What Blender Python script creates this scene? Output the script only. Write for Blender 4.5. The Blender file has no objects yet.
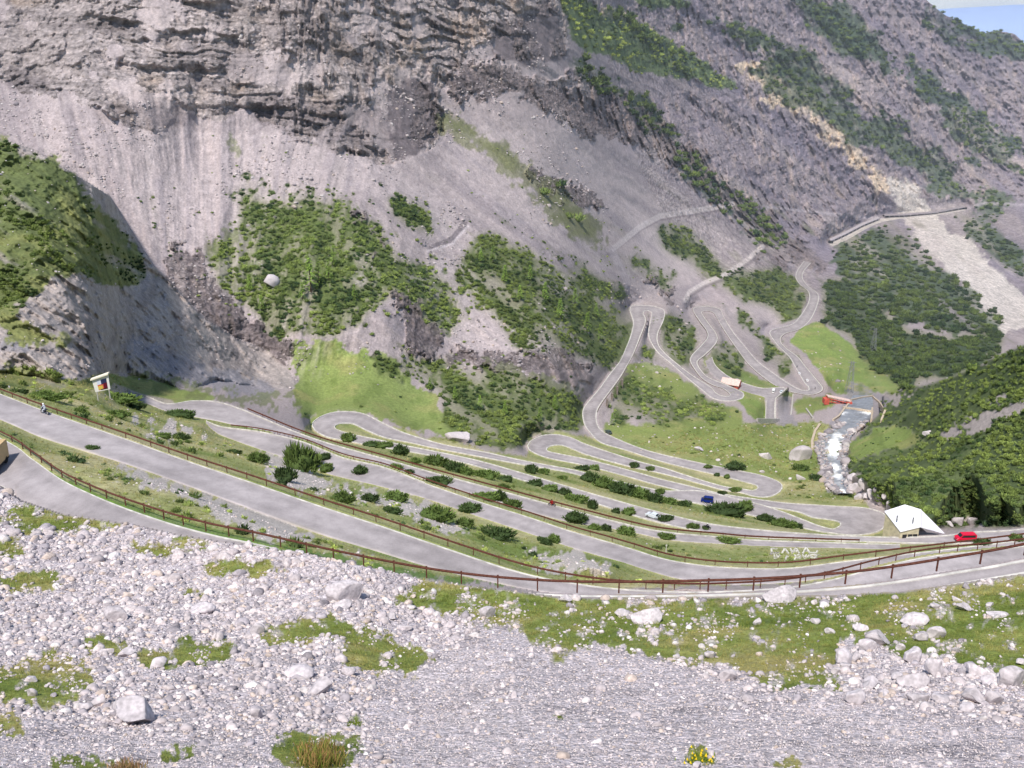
import bpy, math, random
import numpy as np
from mathutils import Vector, Matrix
random.seed(7); rng = np.random.default_rng(7)
sc = bpy.context.scene
col = sc.collection
F = 1000.0; PIT = math.radians(19.5)
cP, sP = math.cos(PIT), math.sin(PIT)

# ------------------------------------------------------------------ camera
cam = bpy.data.cameras.new('camera'); camo = bpy.data.objects.new('camera', cam); col.objects.link(camo)
cam.sensor_width = 36; cam.lens = 36*F/1024; cam.clip_end = 60000; cam.clip_start = 0.5
camo.location = (0, 0, 0); camo.rotation_euler = (math.pi/2-PIT, 0, 0)
sc.camera = camo

def ray(px, py):
    X = (px-512)/F; y = -(py-384)/F
    return X, cP+y*sP, -sP+y*cP
def ptY(px, py, Y):
    X, f, z = ray(px, py)
    return X/f*Y, Y+0*X, z/f*Y
def Yz(px, py, z):
    X, f, zz = ray(px, py)
    return z*f/zz

# ------------------------------------------------------------------ noise
_perm = rng.permutation(256).astype(np.int32); _perm = np.concatenate([_perm, _perm, _perm])
_val = rng.random(256).astype(np.float32)*2-1
def vnoise(x, y, z):
    xf = np.floor(x); yf = np.floor(y); zf = np.floor(z)
    fx = (x-xf).astype(np.float32); fy = (y-yf).astype(np.float32); fz = (z-zf).astype(np.float32)
    fx = fx*fx*(3-2*fx); fy = fy*fy*(3-2*fy); fz = fz*fz*(3-2*fz)
    xi = xf.astype(np.int32) & 255; yi = yf.astype(np.int32) & 255; zi = zf.astype(np.int32) & 255
    r = 0
    for dx in (0, 1):
        wx = fx if dx else 1-fx; p1 = _perm[xi+dx]+yi
        for dy in (0, 1):
            wy = wx*(fy if dy else 1-fy); p2 = _perm[p1+dy]+zi
            a = _val[_perm[p2]]; b = _val[_perm[p2+1]]
            r = r + wy*(a+(b-a)*fz)
    return r
def fbm(x, y, z, s, o=4, g=0.5, ridged=False):
    a = 1.0; r = 0; n = 0
    for i in range(o):
        v = vnoise(x/s+17.3*i, y/s-9.1*i, z/s+4.7*i)
        if ridged: v = 1-2*np.abs(v)*1.6
        r = r+a*v; n += a; a *= g; s *= 0.5
    return r/n
def sstep(a, b, x):
    t = np.clip((x-a)/(b-a), 0, 1); return t*t*(3-2*t)
def lin(*c):
    c = np.array(c, float)/255
    return np.where(c <= .04045, c/12.92, ((c+.055)/1.055)**2.4)

# ------------------------------------------------------------------ road survey: two edges and the height of the road at each section
# (edge A x,y  edge B x,y  height)
ROADS = {
 'R1': [(-120,385,-120,440,-54),(0,438,0,486,-52),(32,459,20,502,-51),(62,480,60,518,-50),(95,496,92,526,-49),(130,510,125,534,-48.4),(175,525,172,546,-47.5),(217,536,213,557,-46.7),(256,544,252,567,-46),(340,564,335,585,-45),(430,582,426,600,-44),(512,592,510,607,-43),(600,596,600,609,-42),(740,594,745,606,-41),(840,588,850,600,-40),(900,581,915,593,-39),(950,573,968,584,-38.4),(1024,560,1044,571,-37.6),(1160,530,1190,545,-36)],
 'R2': [(-150,335,-150,358,-55),(0,394,0,419,-57),(45,411,45,438,-57.6),(128,440,128,464,-58.5),(190,462,190,486,-59.4),(256,484,250,508,-60.3),(320,506,310,530,-61.2),(384,527,372,549,-62),(448,549,436,568,-63),(512,570,500,583,-64),(560,581,550,592,-65),(620,589,615,599,-66.3),(700,592,700,600,-67.6),(780,588,790,597,-69),(830,580,840,592,-70),(880,567,895,582,-71),(933,556,950,571,-72),(1024,546,1040,562,-74),(1160,525,1180,543,-76)],
 'R3': [(206,421,206,423,-98.6),(222,427,219,434,-98),(260,432,254,447,-97),(302,442,290,459,-96),(343,458,330,474,-95),(385,468,376,485,-94),(430,485,422,497,-93),(480,502,472,514,-91.5),(525,516,517,529,-90.3),(570,531,562,544,-89),(605,541,594,554,-88),(632,549,620,561,-87.2),(665,559,648,570,-86),(700,565,682,579,-85),(740,568,728,584,-84),(790,568,788,582,-82.6),(840,562,845,575,-81.4),(890,556,900,567,-80.3),(950,549,960,558,-79.4),(1040,538,1050,547,-78),(1180,520,1190,530,-76)],
 'R4': [(128,391,129,395,-98.6),(148,397,149,404,-99.2),(168,404,170,412,-99.8),(193,401,196,417,-100.4),(217,402,214,420,-101),(240,409,232,424,-101.6),(260,417,253,428,-102.2),(293,431,287,437,-103.2),(327,443,320,448,-104),(377,457,367,461,-105.3),(430,472,422,478,-107),(500,491,494,500,-109),(570,510,562,520,-111),(637,527,628,531,-113),(672,533,668,539.5,-114),(717,537,714,543,-115.2),(750,540,749,545,-116),(800,542,800,547,-117.3),(900,545,900,549,-119)],
 'R5': [(1150,510,1150,523,-117),(1024,529,1024,541,-120),(978,532,980,543.5,-121),(943,536,946,544,-121.6),(897,537.5,897,543,-122.6),(847,536,847,541.5,-124),(800,533.5,800,539,-125),(760,530,757,537.5,-126),(710,524,705,532,-127.3),(662,513,655,522,-128.7),(603,497,596,504,-130.4),(562,485,556,491,-131.6),(525,474,519,479.5,-132.6),(483,462,478,467,-133.8),(450,454.5,446,459,-134.7),(410,446.5,406,451.5,-135.8),(377,439.5,371,446,-136.7),(353,434.5,345,441,-137.4),(342,431.5,326,437,-137.9),(336,429,314,430,-138.4),(335,427,312.5,423,-138.8),(336,425.5,321,416.5,-139.2),(340,424,333,412.5,-139.6),(345,423.5,348,411.5,-140),(354,424.5,364,414,-140.5),(367,431,383,423,-141.3),(385,438,402,432,-142),(410,443,430,441,-143),(430,447.5,450,446,-143.8),(480,457,486,452.5,-145),(520,464.5,525,461,-146.3),(570,473,575,470.3,-147.7),(600,482,604,478,-148.6),(645,492,650,488.5,-150),(663,497,668,491,-150.6),(698,504,700,491,-151.5),(735,512,738,499,-152.5),(765,519,770,507.5,-153.3),(793,526,800,518.5,-154),(813,530.5,818,525.5,-154.5),(832,533.5,832,529,-155),(856,535.5,838,527,-155.3),(878,532,840,525,-155.6),(886,524,839,522.5,-156),(884,514,835,521,-156.4),(865,508,826,519.5,-156.8),(840,506.5,812,517.5,-157.2),(815,505,797,512,-157.6),(785,503,774,508,-158),(755,499,745,504,-159),(720,493.5,711,498,-160),(687,485.5,678,490.5,-161),(660,479,652,484,-162),(637,472.5,631,478,-163),(592,460.5,586,466,-165),(560,454,553,459.5,-166.5),(549,451.5,538,455,-167),(547,449.5,528,449,-167.5),(549,447,529,442.5,-168),(556,445.5,541,436,-168.5),(563,446,556,434.5,-169),(573,449.5,572,438,-169.5),(590,456,588,445,-170.3),(630,467,637,461,-172),(656,472.5,662,467.5,-173),(680,478.5,685,475,-174),(707,486,711,483,-175),(724,490.5,728,487.3,-175.6),(741,493,745,489.5,-176),(756,497,752,490.5,-176.6),(770,497,756,489.5,-177.1),(780,492,757.5,487.7,-177.5),(782.5,486,755,485,-178),(776,480.5,744,482,-178.5),(760,475,722,476.3,-179),(735,470,703,472,-179.6),(710,465,684,467.5,-180.3),(662,454.5,655,460,-182),(637,447,626,450.5,-183),(613,437,601,443,-184.3),(601,430,590,433,-185.4),(597,422,584,424,-186.3),(597,412,582.5,411,-187.3),(601,404,588,402,-188.2),(609,393,599,389,-189.4),(620,378,609,375,-191),(627,366,620,361,-192.4),(633,355,625,350,-193.8),(640,338,630,337,-196),(646,321,633,323,-199),(643.5,314,629.5,310,-200.4),(644.5,311.5,632.5,305.5,-201),(647,310.7,640,305.5,-201.5),(650,311.5,652,306,-202),(651.5,314,664,310,-202.8),(650,322,664,319,-204),(648,334,658,334,-206),(651,343,658.5,344,-207.2),(658,353,664,352,-208.4),(670,363,675,362,-210),(687,378,692,375,-212),(703,391,710,386.5,-214),(711,397.5,717,393.5,-215),(721,400.6,724,396,-215.7),(733,401,729,396,-216.3),(743,398,729.5,394,-217),(743.5,393,726,391,-217.6),(737,389.5,722,388.3,-218.1),(722,383,713,385.5,-218.9),(708,377,703,379.5,-219.8),(701,370,696,371.5,-220.5),(697.5,362,690,361.5,-221.3),(704,356,692,355,-222.3),(712,348.5,701,345.5,-223.5),(717.5,340.5,707.3,337.5,-225),(716,333,706.5,331,-226.4),(708.5,323,700,322,-228.6),(702,313.5,693,311,-231),(703,311.7,694,307.7,-231.7),(706,311.2,702,306.3,-232.2),(710,311.5,711,306.5,-232.6),(714.5,314,720.5,309.5,-233.2),(719,322,724.5,318,-234.7),(727,335,734,333,-237),(739,352,745.5,347,-239.5),(750,366,758,361.5,-241.5),(768,381,776,375,-244),(783,389.5,791,385,-246),(797,393.5,800,389.5,-247.6),(810,395,806,390.5,-248.5),(820,392.5,808.5,390,-249),(823,388,808,387,-249.8),(817,380,804,382.5,-251),(804.5,365,795,367,-253.3),(798,357,789.5,357.5,-255),(785,347,780,348,-257),(780.5,340,774,341,-258.7),(785,334,770,331,-260.5),(800,329,791,324.5,-263),(811,319,799,317.5,-265),(818,303,808,303,-268.5),(818,294,808.5,292,-270),(808,286,799.5,284,-271.8),(802.5,278,795.5,277,-273.3),(804,271,797.5,270,-274.5),(811,263,804,261,-276)],
 'R11b': [(712,357,705,361,-223),(716,366,709,370,-223),(728,376,720,381,-223),(741,382,733,387,-223),(762,388,750,393,-223),(785,388,764,397,-223),(776,400,766,402,-223),(775.5,421,765.5,421,-223)],
 'G1': [(828,243,832,246.5,-303),(845,234,850,238,-306),(862,226,866,229,-308),(880,219,882,222,-310),(905,215,906,218,-312),(935,212,936,215,-315),(965,207,966,210,-318)],
}
def resample(sec, n=8):
    S = np.array(sec, float); out = []
    m = len(S)
    for i in range(m-1):
        p0 = S[max(i-1, 0)]; p1 = S[i]; p2 = S[i+1]; p3 = S[min(i+2, m-1)]
        d = max(np.hypot(*(p2-p1)[:2]), np.hypot(*(p2-p1)[2:4]))
        k = int(max(2, d/2.5))
        for j in range(k):
            t = j/k
            out.append(.5*((2*p1)+(-p0+p2)*t+(2*p0-5*p1+4*p2-p3)*t*t+(-p0+3*p1-3*p2+p3)*t**3))
    out.append(S[-1]); return np.array(out)
RS = {k: resample(v) for k, v in ROADS.items()}

# ------------------------------------------------------------------ terrain survey -> depth field on a dense grid
GX0, GX1, GY0, GY1 = -120, 1144, -60, 920
gxs = np.arange(GX0, GX1+1); gys = np.arange(GY0, GY1+1)
PX, PY = np.meshgrid(gxs.astype(float), gys.astype(float))
CP = []
def c(px, py, Y=None, z=None):
    if Y is None: Y = Yz(px, py, z)
    CP.append((px, py, math.log(Y)))
for px, t in ((-200, 1.0), (0, 1.0), (250, 1.0), (512, 1.0), (760, 1.0), (1024, 1.0), (1224, 1.)):
    c(px, 1000, Y=7.5*t); c(px, 900, Y=11.5*t); c(px, 830, Y=16*t); c(px, 768, Y=22*t); c(px, 700, Y=33*t); c(px, 650, Y=45*t)
for px, py, Y in ((-200,600,58),(-200,500,88),(0,600,61),(0,550,78),(0,505,96),(130,527,90),(217,543,78),(256,600,60),(256,550,73),(340,564,68),(430,582,65),(430,620,56),(512,593,63),(600,600,63),(740,599,63),(850,597,61),(900,594,58),(960,585,60),(512,620,56),(640,620,56),(900,620,51),(1024,576,61),(1024,620,50),(1144,555,61),(1144,620,48)): c(px, py, Y=Y)
FGP = list(CP); CP = []
for k in ('R2','R3','R4','R5','R11b'):
    S = ROADS[k]
    last = None
    for s in S:
        x, y = (s[0]+s[2])/2, (s[1]+s[3])/2
        if last is not None and math.hypot(x-last[0], y-last[1]) < 22: continue
        last = (x, y); c(x, y, z=s[4])
for px, py, z in ((845,497,-168),(838,478,-180),(830,450,-193),(830,420,-205),(822,398,-225),(850,385,-240),
    (700,440,-190),(760,428,-196),(800,440,-198),(640,430,-188),(860,372,-260),(840,345,-262),(900,350,-274),
    (930,522,-121.5),(1010,521,-119.5),(890,517,-125),(340,385,-141),(400,400,-146),(450,425,-148),(500,435,-153),(560,425,-168),(300,400,-138),(250,395,-128)): c(px, py, z=z)
for px, py, Y in ((-120,335,185),(0,384,192),(60,392,196),(105,402,205),(105,387,228),(140,396,255),(300,345,411),(300,250,466),(300,150,539),(300,50,580),(300,-60,632),
    (-200,380,200),(-200,300,330),(-200,200,420),(-200,0,540),(-200,-90,600),
    (0,340,260),(0,250,380),(0,170,450),(0,100,510),(0,0,570),(0,-90,630),(128,370,300),(128,290,400),(128,180,475),(128,100,510),(128,0,565),(128,-90,625),
    (200,380,345),(200,320,405),(200,250,452),(200,150,525),(200,50,560),
    (450,350,457),(450,250,528),(450,150,625),(450,50,690),(450,-60,750),(385,320,432),(385,220,505),
    (560,360,485),(560,320,530),(560,250,619),(560,150,748),(560,60,830),(560,-60,900),
    (620,285,720),(640,250,850),(640,200,950),(640,100,1100),(640,0,1200),(640,-90,1270),
    (700,280,930),(700,250,1024),(700,200,1140),(700,100,1320),(700,0,1430),(700,-90,1500),
    (800,245,1340),(800,225,1440),(800,150,1590),(800,50,1750),(800,-60,1870),(740,290,940),
    (900,300,1081),(900,260,1364),(900,216,1700),(900,150,1850),(900,50,2000),(900,-60,2150),(850,300,1050),(850,235,1500),
    (1024,340,983),(1024,320,1180),(1024,250,1570),(1024,205,1900),(1024,100,2200),(1024,40,2350),(1024,-90,2500),
    (1224,340,1100),(1224,250,1700),(1224,100,2400),(1224,0,2600),(1224,-90,2700),(965,209,1850),
    (1024,500,330),(1024,430,480),(1224,480,330),(1224,400,600),(930,500,330),(930,440,480),(930,395,640)): c(px, py, Y=Y)

def tps(pts, lam=0.0):
    P = np.array(pts); X = P[:, :2]/300.; n = len(P)
    d = np.hypot(X[:, None, 0]-X[None, :, 0], X[:, None, 1]-X[None, :, 1])
    K = d*d*np.log(d+1e-9); K[np.arange(n), np.arange(n)] = lam
    A = np.zeros((n+3, n+3)); A[:n, :n] = K; A[:n, n] = 1; A[:n, n+1:] = X; A[n, :n] = 1; A[n+1:, :n] = X.T
    b = np.zeros(n+3); b[:n] = P[:, 2]
    w = np.linalg.solve(A, b)
    # coarse evaluation then bilinear
    st = 4
    ax = np.arange(GX0, GX1+st, st)/300.; ay = np.arange(GY0, GY1+st, st)/300.
    out = np.zeros((len(ay), len(ax)))
    XX, YY = np.meshgrid(ax, ay)
    for i in range(n):
        dd = (XX-X[i, 0])**2+(YY-X[i, 1])**2
        out += w[i]*0.5*dd*np.log(dd+1e-18)
    out += w[n]+w[n+1]*XX+w[n+2]*YY
    fx = (gxs-GX0)/st; fy = (gys-GY0)/st
    ix = np.minimum(fx.astype(int), len(ax)-2); iy = np.minimum(fy.astype(int), len(ay)-2)
    tx = (fx-ix)[None, :]; ty = (fy-iy)[:, None]
    a = out[iy][:, ix]; b_ = out[iy][:, ix+1]; c_ = out[iy+1][:, ix]; d_ = out[iy+1][:, ix+1]
    return (a*(1-tx)+b_*tx)*(1-ty)+(c_*(1-tx)+d_*tx)*ty
for s_ in ROADS['R1']: CP.append((s_[0], s_[1]-2, math.log(Yz(s_[0], s_[1]-2, s_[4]-.5))))
LY = tps(CP, 0.0008); LF = tps(FGP, 0.001)
FGL = np.interp(gxs, [-120,0,20,62,95,130,175,217,250,300,340,430,512,560,600,740,840,900,950,1024,1144], [440,486,500,514,519,524,534,541,545,553,561,579,591,597,598,597,595,592,585,574,553])[None, :]
FGM = PY > FGL
LY = np.where(FGM, LF, LY)
def mono(L):  # no overhangs: the ground only recedes going up the view
    return np.maximum.accumulate(L[::-1], 0)[::-1]

def inpoly(poly, px=None, py=None):
    px = PX if px is None else px; py = PY if py is None else py
    poly = np.array(poly, float); r = np.zeros(px.shape, bool)
    n = len(poly)
    for i in range(n):
        x1, y1 = poly[i]; x2, y2 = poly[(i+1) % n]
        if y1 == y2: continue
        cnd = ((y1 > py) != (y2 > py))
        r ^= cnd & (px < (x2-x1)*(py-y1)/(y2-y1)+x1)
    return r
def blur(a, s):
    a = a.astype(np.float32); k = max(1, int(s))
    for _ in range(3):
        for ax in (0, 1):
            p = np.pad(a, [(k+1, k) if i == ax else (0, 0) for i in (0, 1)], mode='edge')
            cs = np.cumsum(p, axis=ax, dtype=np.float64)
            if ax == 0: a = (cs[2*k+1:]-cs[:-2*k-1])/(2*k+1)
            else: a = (cs[:, 2*k+1:]-cs[:, :-2*k-1])/(2*k+1)
    return a.astype(np.float32)

# knoll on the left and hill on the right stand in front of the valley
KN = [(-200,340,None,-64),(-200,250,178,None),(-200,120,200,None),(0,380,160,None),(0,350,167,None),(0,300,178,None),(0,220,200,None),(0,140,222,None),(60,384,166,None),(60,330,180,None),(60,250,204,None),(60,165,232,None),
      (120,376,214,None),(120,330,205,None),(120,260,226,None),(110,190,238,None),(170,386,262,None),(170,350,258,None),(170,290,246,None),(220,388,305,None),(220,350,290,None),(270,395,330,None),(280,370,330,None),(300,380,350,None)]
CPk = [(a, b, math.log(Y if Y else Yz(a, b, z))) for a, b, Y, z in KN]
LK = tps(CPk, 0.001)
kpoly = [(-200,80),(-100,110),(0,140),(28,146),(60,165),(85,180),(110,196),(125,222),(150,262),(175,288),(200,315),(235,337),(270,352),(292,374),(297,392),(262,388),(215,380),(185,390),(150,378),(120,372),(105,376),(80,388),(40,378),(0,372),(-200,320)]
Hs = [(890,515,None,-123),(930,522,None,-121),(1024,525,None,-119),(880,500,None,-130),(850,472,None,-176),(850,450,None,-186),(870,432,None,-184),(905,440,None,-166),(1024,500,243,None),(1024,450,274,None),(1024,400,306,None),(1024,345,341,None),
      (950,480,None,-130),(950,430,None,-140),(950,385,None,-142),(900,400,None,-175),(875,395,None,-205),(890,385,None,-200),(1224,500,190,None),(1224,400,200,None),(1224,250,220,None)]
LH = tps([(a, b, math.log(Y if Y else Yz(a, b, z))) for a, b, Y, z in Hs], 0.001)
hpoly = [(1224,255),(1120,305),(1024,345),(990,362),(960,374),(925,385),(895,390),(882,397),(884,412),(866,428),(850,445),(846,462),(850,482),(868,494),(884,506),(896,522),(940,527),(1024,526),(1224,508)]
_bank = {}
def lattice(sc_, seed):
    r = np.random.default_rng(seed); h, w_ = PX.shape
    ny, nx = int(h/sc_)+3, int(w_/sc_)+3
    g = r.random((ny, nx)).astype(np.float32)*2-1
    fy = np.arange(h)/sc_; fx = np.arange(w_)/sc_
    iy_ = fy.astype(int); ix_ = fx.astype(int); ty = (fy-iy_)[:, None].astype(np.float32); tx = (fx-ix_)[None, :].astype(np.float32)
    ty = ty*ty*(3-2*ty); tx = tx*tx*(3-2*tx)
    c0 = g[:, ix_]*(1-tx)+g[:, ix_+1]*tx
    return c0[iy_]*(1-ty)+c0[iy_+1]*ty
def pnoise(sc_, o=4, g=.55, seed=0):
    k = (sc_, o, g, seed % 5)
    if k not in _bank:
        a = 1.; t = 0; n = 0; q = sc_
        for i in range(o):
            if q < 1.2: break
            t = t+a*lattice(q, int(seed % 5)*100+i*7+int(sc_)); n += a; a *= g; q *= .5
        _bank[k] = t/n
    return np.roll(_bank[k], (int(seed*37) % 401, int(seed*91) % 577), (0, 1))
warp = pnoise(22, 3)*5
km = inpoly(kpoly, PX+warp*.6, PY+warp*.6); hm = inpoly(hpoly, PX+warp*.4, PY+warp*.4)
kmf = blur(km, 1); hmf = blur(hm, 1)
# near the lower limit of the knoll let it melt into the ground
LY0 = LY.copy()
kb = np.interp(gxs, [-120,0,60,105,150,185,215,262,300], [332,382,390,384,388,392,390,396,398])
kbr = np.clip(kb.astype(int)-GY0, 0, PX.shape[0]-1)
kbase = np.take_along_axis(LY, kbr[None, :]+0*LY.astype(int)[:1], 0)
k1 = np.convolve(np.pad(kbase[0], 15, mode='edge'), np.ones(31)/31, 'valid')[None, :]
up_ = np.clip(kb[None, :]-PY, 0, None)
LK = k1+.15*up_/100+.05*np.sqrt(up_/50)
meltk = sstep(0, 14, up_)
kf = sstep(150, 292, PX); LK = LK*(1-kf)+LY*kf
LY = np.where(km, np.minimum(LY, LK), LY)
melth = np.clip(blur(hm, 3)*2-0.6, 0, 1)
topside = sstep(0, 1, (470-PY)/60)
LY = np.where(hm, np.minimum(LY, LY+(LH-LY)*np.maximum(melth, topside)), LY)

LY = mono(LY)
kk = sstep(.3, .9, blur((PX < 310) & (PY > 270) & (PY < 398) & km, 6)); LY = LY*(1-kk)+blur(LY, 5)*kk
# roads pull the ground to their own height
roadmask = np.zeros(PX.shape, bool); roadL = np.zeros(PX.shape)
seglist = []
for k in ('G1','R5','R11b','R4','R3','R2','R1'):
    S = RS[k]
    for a, b in zip(S[:-1], S[1:]):
        q = [(a[0], a[1]), (b[0], b[1]), (b[2], b[3]), (a[2], a[3])]
        cx = sum(v[0] for v in q)/4; cy = sum(v[1] for v in q)/4
        q = [(x+(x-cx)*.15+(1.2 if x > cx else -1.2), y+(y-cy)*.1+(.8 if y > cy else -.8)) for x, y in q]
        xs = [v[0] for v in q]; ys = [v[1] for v in q]
        x0 = int(max(GX0, min(xs)-1)); x1 = int(min(GX1, max(xs)+2)); y0 = int(max(GY0, min(ys)-1)); y1 = int(min(GY1, max(ys)+2))
        if x1 <= x0 or y1 <= y0: continue
        sl = (slice(y0-GY0, y1-GY0), slice(x0-GX0, x1-GX0))
        m = inpoly(q, PX[sl], PY[sl]) & ~FGM[sl]
        z = (a[4]+b[4])/2
        X, f, zz = ray(PX[sl], PY[sl])
        L = np.log((z-0.10)*f/zz)
        rl = roadL[sl]; rm = roadmask[sl]
        rl[m] = L[m]; rm[m] = True
res = np.where(roadmask, roadL-LY, 0)
num = 0; den = 0
for s, w in ((1, 1.0), (2, .3), (4, .06), (8, .008)):
    num = num+w*blur(res, s); den = den+w*blur(roadmask, s)
LY = np.where(FGM, LY, LY+num/(den+0.004))
LY = np.where(roadmask, roadL, LY)
LY = np.where(roadmask, LY, mono(LY))
YB = np.exp(LY)
XB, _, ZB = ptY(PX, PY, YB)

def at(px, py, up=0.0):
    ix = min(max(int(round(px))-GX0, 0), PX.shape[1]-1); iy = min(max(int(round(py))-GY0, 0), PX.shape[0]-1)
    Y = YB[iy, ix]; x, y, z = ptY(px, py, Y)
    return Vector((x, y, z+up))

# ------------------------------------------------------------------ land cover
def mask(polys, soft=2, amp=0.55, nscale=14, seed=0, warpa=6):
    m = np.zeros(PX.shape, bool)
    w1 = pnoise(30, 4, .6, seed)*warpa*1.6; w2 = pnoise(30, 4, .6, seed+2)*warpa*1.6
    for p in polys: m |= inpoly(p, PX+w1, PY+w2)
    b = blur(m, soft*2)
    n = pnoise(nscale, 5, .7, seed+1)
    return sstep(0.36, 0.64, b+n*amp*1.5*(1-np.abs(2*b-1)*0.75))
def ell(x, y, a, b, n=14): return [(x+a*math.cos(t*2*math.pi/n), y+b*math.sin(t*2*math.pi/n)) for t in range(n)]

NOIS = fbm(XB, YB, ZB, 30, 5, .55)
NFINE = fbm(XB, YB, ZB, 3.0, 4, .6)
def mix(a, b, t): return a*(1-t[..., None])+b*t[..., None]
C_scree = lin(170,158,158); C_scree2 = lin(148,138,141); C_rock = lin(182,171,169); C_dark = lin(96,88,92); C_warm = lin(176,150,122)
C_olive = lin(150,154,100); C_dry = lin(182,174,132); C_green = lin(104,124,60); C_bright = lin(130,144,84); C_pine = lin(50,66,32)
C_stone = lin(196,188,192); C_farhaze = lin(134,126,140); C_fargreen = lin(66,84,62); C_asph = lin(160,150,156); C_light = lin(206,194,186)

COL = np.zeros(PX.shape+(3,)); COL[:] = C_scree
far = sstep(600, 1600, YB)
COL = mix(COL, C_farhaze, far)  # lavender tint of aerial haze put into the far rock colour
# valley direction streaks on the mountain walls
wv = sstep(300, 440, PX); ALA = PY*1.0; ALB = PX*.79+PY*.61; VcA = PX+.25*(PY-200)*np.sign(PX-210)*sstep(0, 120, np.abs(PX-210)); VcB = (PY-.78*PX)*.79+pnoise(60, 2)*4
def vfbm(k, off, s_, *a, **kw): return fbm(VcA, ALA*k, PX*0+off, s_, *a, **kw)*(1-wv)+fbm(VcB, ALB*k, PX*0+off, s_, *a, **kw)*wv
streak = vfbm(.10, 0, 9, 4, .65)
streak2 = vfbm(.14, 9, 20, 4, .55)
mount = sstep(395, 345, PY+0.0*PX)*(1-kmf)*(1-hmf)
mount = np.where(PY < 250, (1-kmf)*(1-hmf), mount)
COL = mix(COL, C_scree2, mount*np.clip(.45+streak*1.5, 0, 1)*.9)
cl = mask([[(-200,-90),(560,-90),(566,58),(545,66),(520,62),(505,40),(470,46),(455,70),(440,90),(442,140),(420,150),(395,165),(385,166),(345,150),(300,137),(255,110),(225,118),(180,112),(160,130),(128,128),(100,104),(60,100),(0,80),(-200,80)]], 3, .6, 25, 1)
cl = cl*(.2+.8*sstep(-.28, .02, pnoise(48, 5, .6, 1)+.25*sstep(100, 420, PX)-.05))
strata = fbm((XB+YB*.5)*.12, YB*.02, ZB+0.10*XB+NOIS*6, 7, 4, .6)
vert = vfbm(.2, 3, 8, 3, .6)
COL = mix(COL, C_rock, cl*.75)
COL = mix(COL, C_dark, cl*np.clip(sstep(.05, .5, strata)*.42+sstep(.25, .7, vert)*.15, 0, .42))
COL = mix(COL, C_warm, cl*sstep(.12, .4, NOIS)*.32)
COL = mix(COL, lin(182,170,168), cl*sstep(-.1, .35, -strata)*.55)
farcl = mask([[(555,-90),(1224,-90),(1224,205),(1000,200),(930,200),(880,190),(830,150),(790,110),(760,90),(700,85),(640,60),(590,30)],[(640,100),(700,95),(770,100),(840,150),(890,215),(830,240),(800,235),(740,190),(690,150)],[(565,60),(650,110),(720,150),(800,230),(820,262),(740,225),(640,150),(600,120),(560,90)]], 3, .6, 20, 2)
COL = mix(COL, lin(142,132,138), farcl*np.clip(.45+streak*1.5, 0, 1)*.9)
COL = mix(COL, lin(100,94,110), farcl*sstep(.1, .6, strata+streak*.5)*.5)
COL = mix(COL, lin(176,158,146), farcl*sstep(.15, .5, NOIS)*.45)
fband = .3+.7*sstep(-.15, .2, fbm(XB, YB, ZB*1.6, 60, 3, .5)); farw = sstep(620, 950, YB)
fs = fbm((XB+YB*.4)*.16, YB*.05, (ZB+.10*XB+NOIS*5)*1.0, 2.2, 4, .7)
rk = np.clip(cl+farcl*.6+kmf*.7, 0, 1)
COL = COL*(1+rk*(fs*.55*fband*(1-.7*farw)+streak*.5*farw))[..., None]
cr = sstep(.15, .45, fbm(PX, PY*.18, PX*0, 6, 4, .65))*sstep(200, 300, PX)*(1-farw)
COL = mix(COL, C_dark*.8, rk*cr*.4)
# shade painted on the buttress sides, plus other darker cliff patches
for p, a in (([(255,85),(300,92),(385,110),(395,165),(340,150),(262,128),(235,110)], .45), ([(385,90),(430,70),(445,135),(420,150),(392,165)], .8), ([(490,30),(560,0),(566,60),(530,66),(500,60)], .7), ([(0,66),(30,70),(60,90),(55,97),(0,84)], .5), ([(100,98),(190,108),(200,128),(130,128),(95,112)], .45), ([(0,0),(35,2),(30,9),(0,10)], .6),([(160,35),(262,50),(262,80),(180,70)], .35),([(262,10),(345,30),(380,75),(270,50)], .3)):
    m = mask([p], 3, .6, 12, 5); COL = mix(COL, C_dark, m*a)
lightm = mask([[(905,216),(935,213),(965,240),(1000,275),(1024,296),(1100,330),(1100,350),(1005,326),(975,300),(940,262),(915,238)],[(888,172),(915,186),(940,212),(900,214),(893,200)],[(985,322),(1024,300),(1040,330),(1000,332)]], 2, .7, 10, 6)
lcliff = mask([[(583,0),(610,0),(655,32),(700,58),(770,62),(820,110),(850,140),(885,180),(905,205),(880,190),(820,135),(770,100),(745,70),(690,52),(640,45)]], 3, .7, 9, 7)
COL = mix(COL, lin(214,194,172), lcliff*.85); COL = mix(COL, lin(224,216,208), lightm*.68)
mids = mask([[(430,165),(470,130),(560,130),(600,160),(680,200),(740,240),(690,290),(640,290),(560,250),(500,215)],[(160,130),(300,140),(400,170),(470,230),(440,240),(380,190),(330,200),(230,205),(200,240),(205,290),(170,270),(130,210)],[(700,285),(760,310),(800,320),(790,335),(740,315)],[(440,240),(500,330),(560,370),(560,385),(480,370),(420,310)]], 4, .5, 20, 8)
COL = mix(COL, lin(178,166,166), mids*.65)
COL = mix(COL, lin(140,132,138), mids*sstep(.05, .4, streak)*.5)
# knoll rock
krock = lin(166,156,152)
COL = mix(COL, mix(np.zeros(COL.shape)+krock, C_dark, sstep(.0, .5, strata+vert*.4)*.5), kmf)
COL = mix(COL, lin(140,137,144), mask([[(110,340),(160,345),(220,370),(290,392),(260,400),(200,388),(140,368)],[(0,335),(35,340),(35,358),(0,350)]], 3, .5, 10, 9)*.8)

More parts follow.
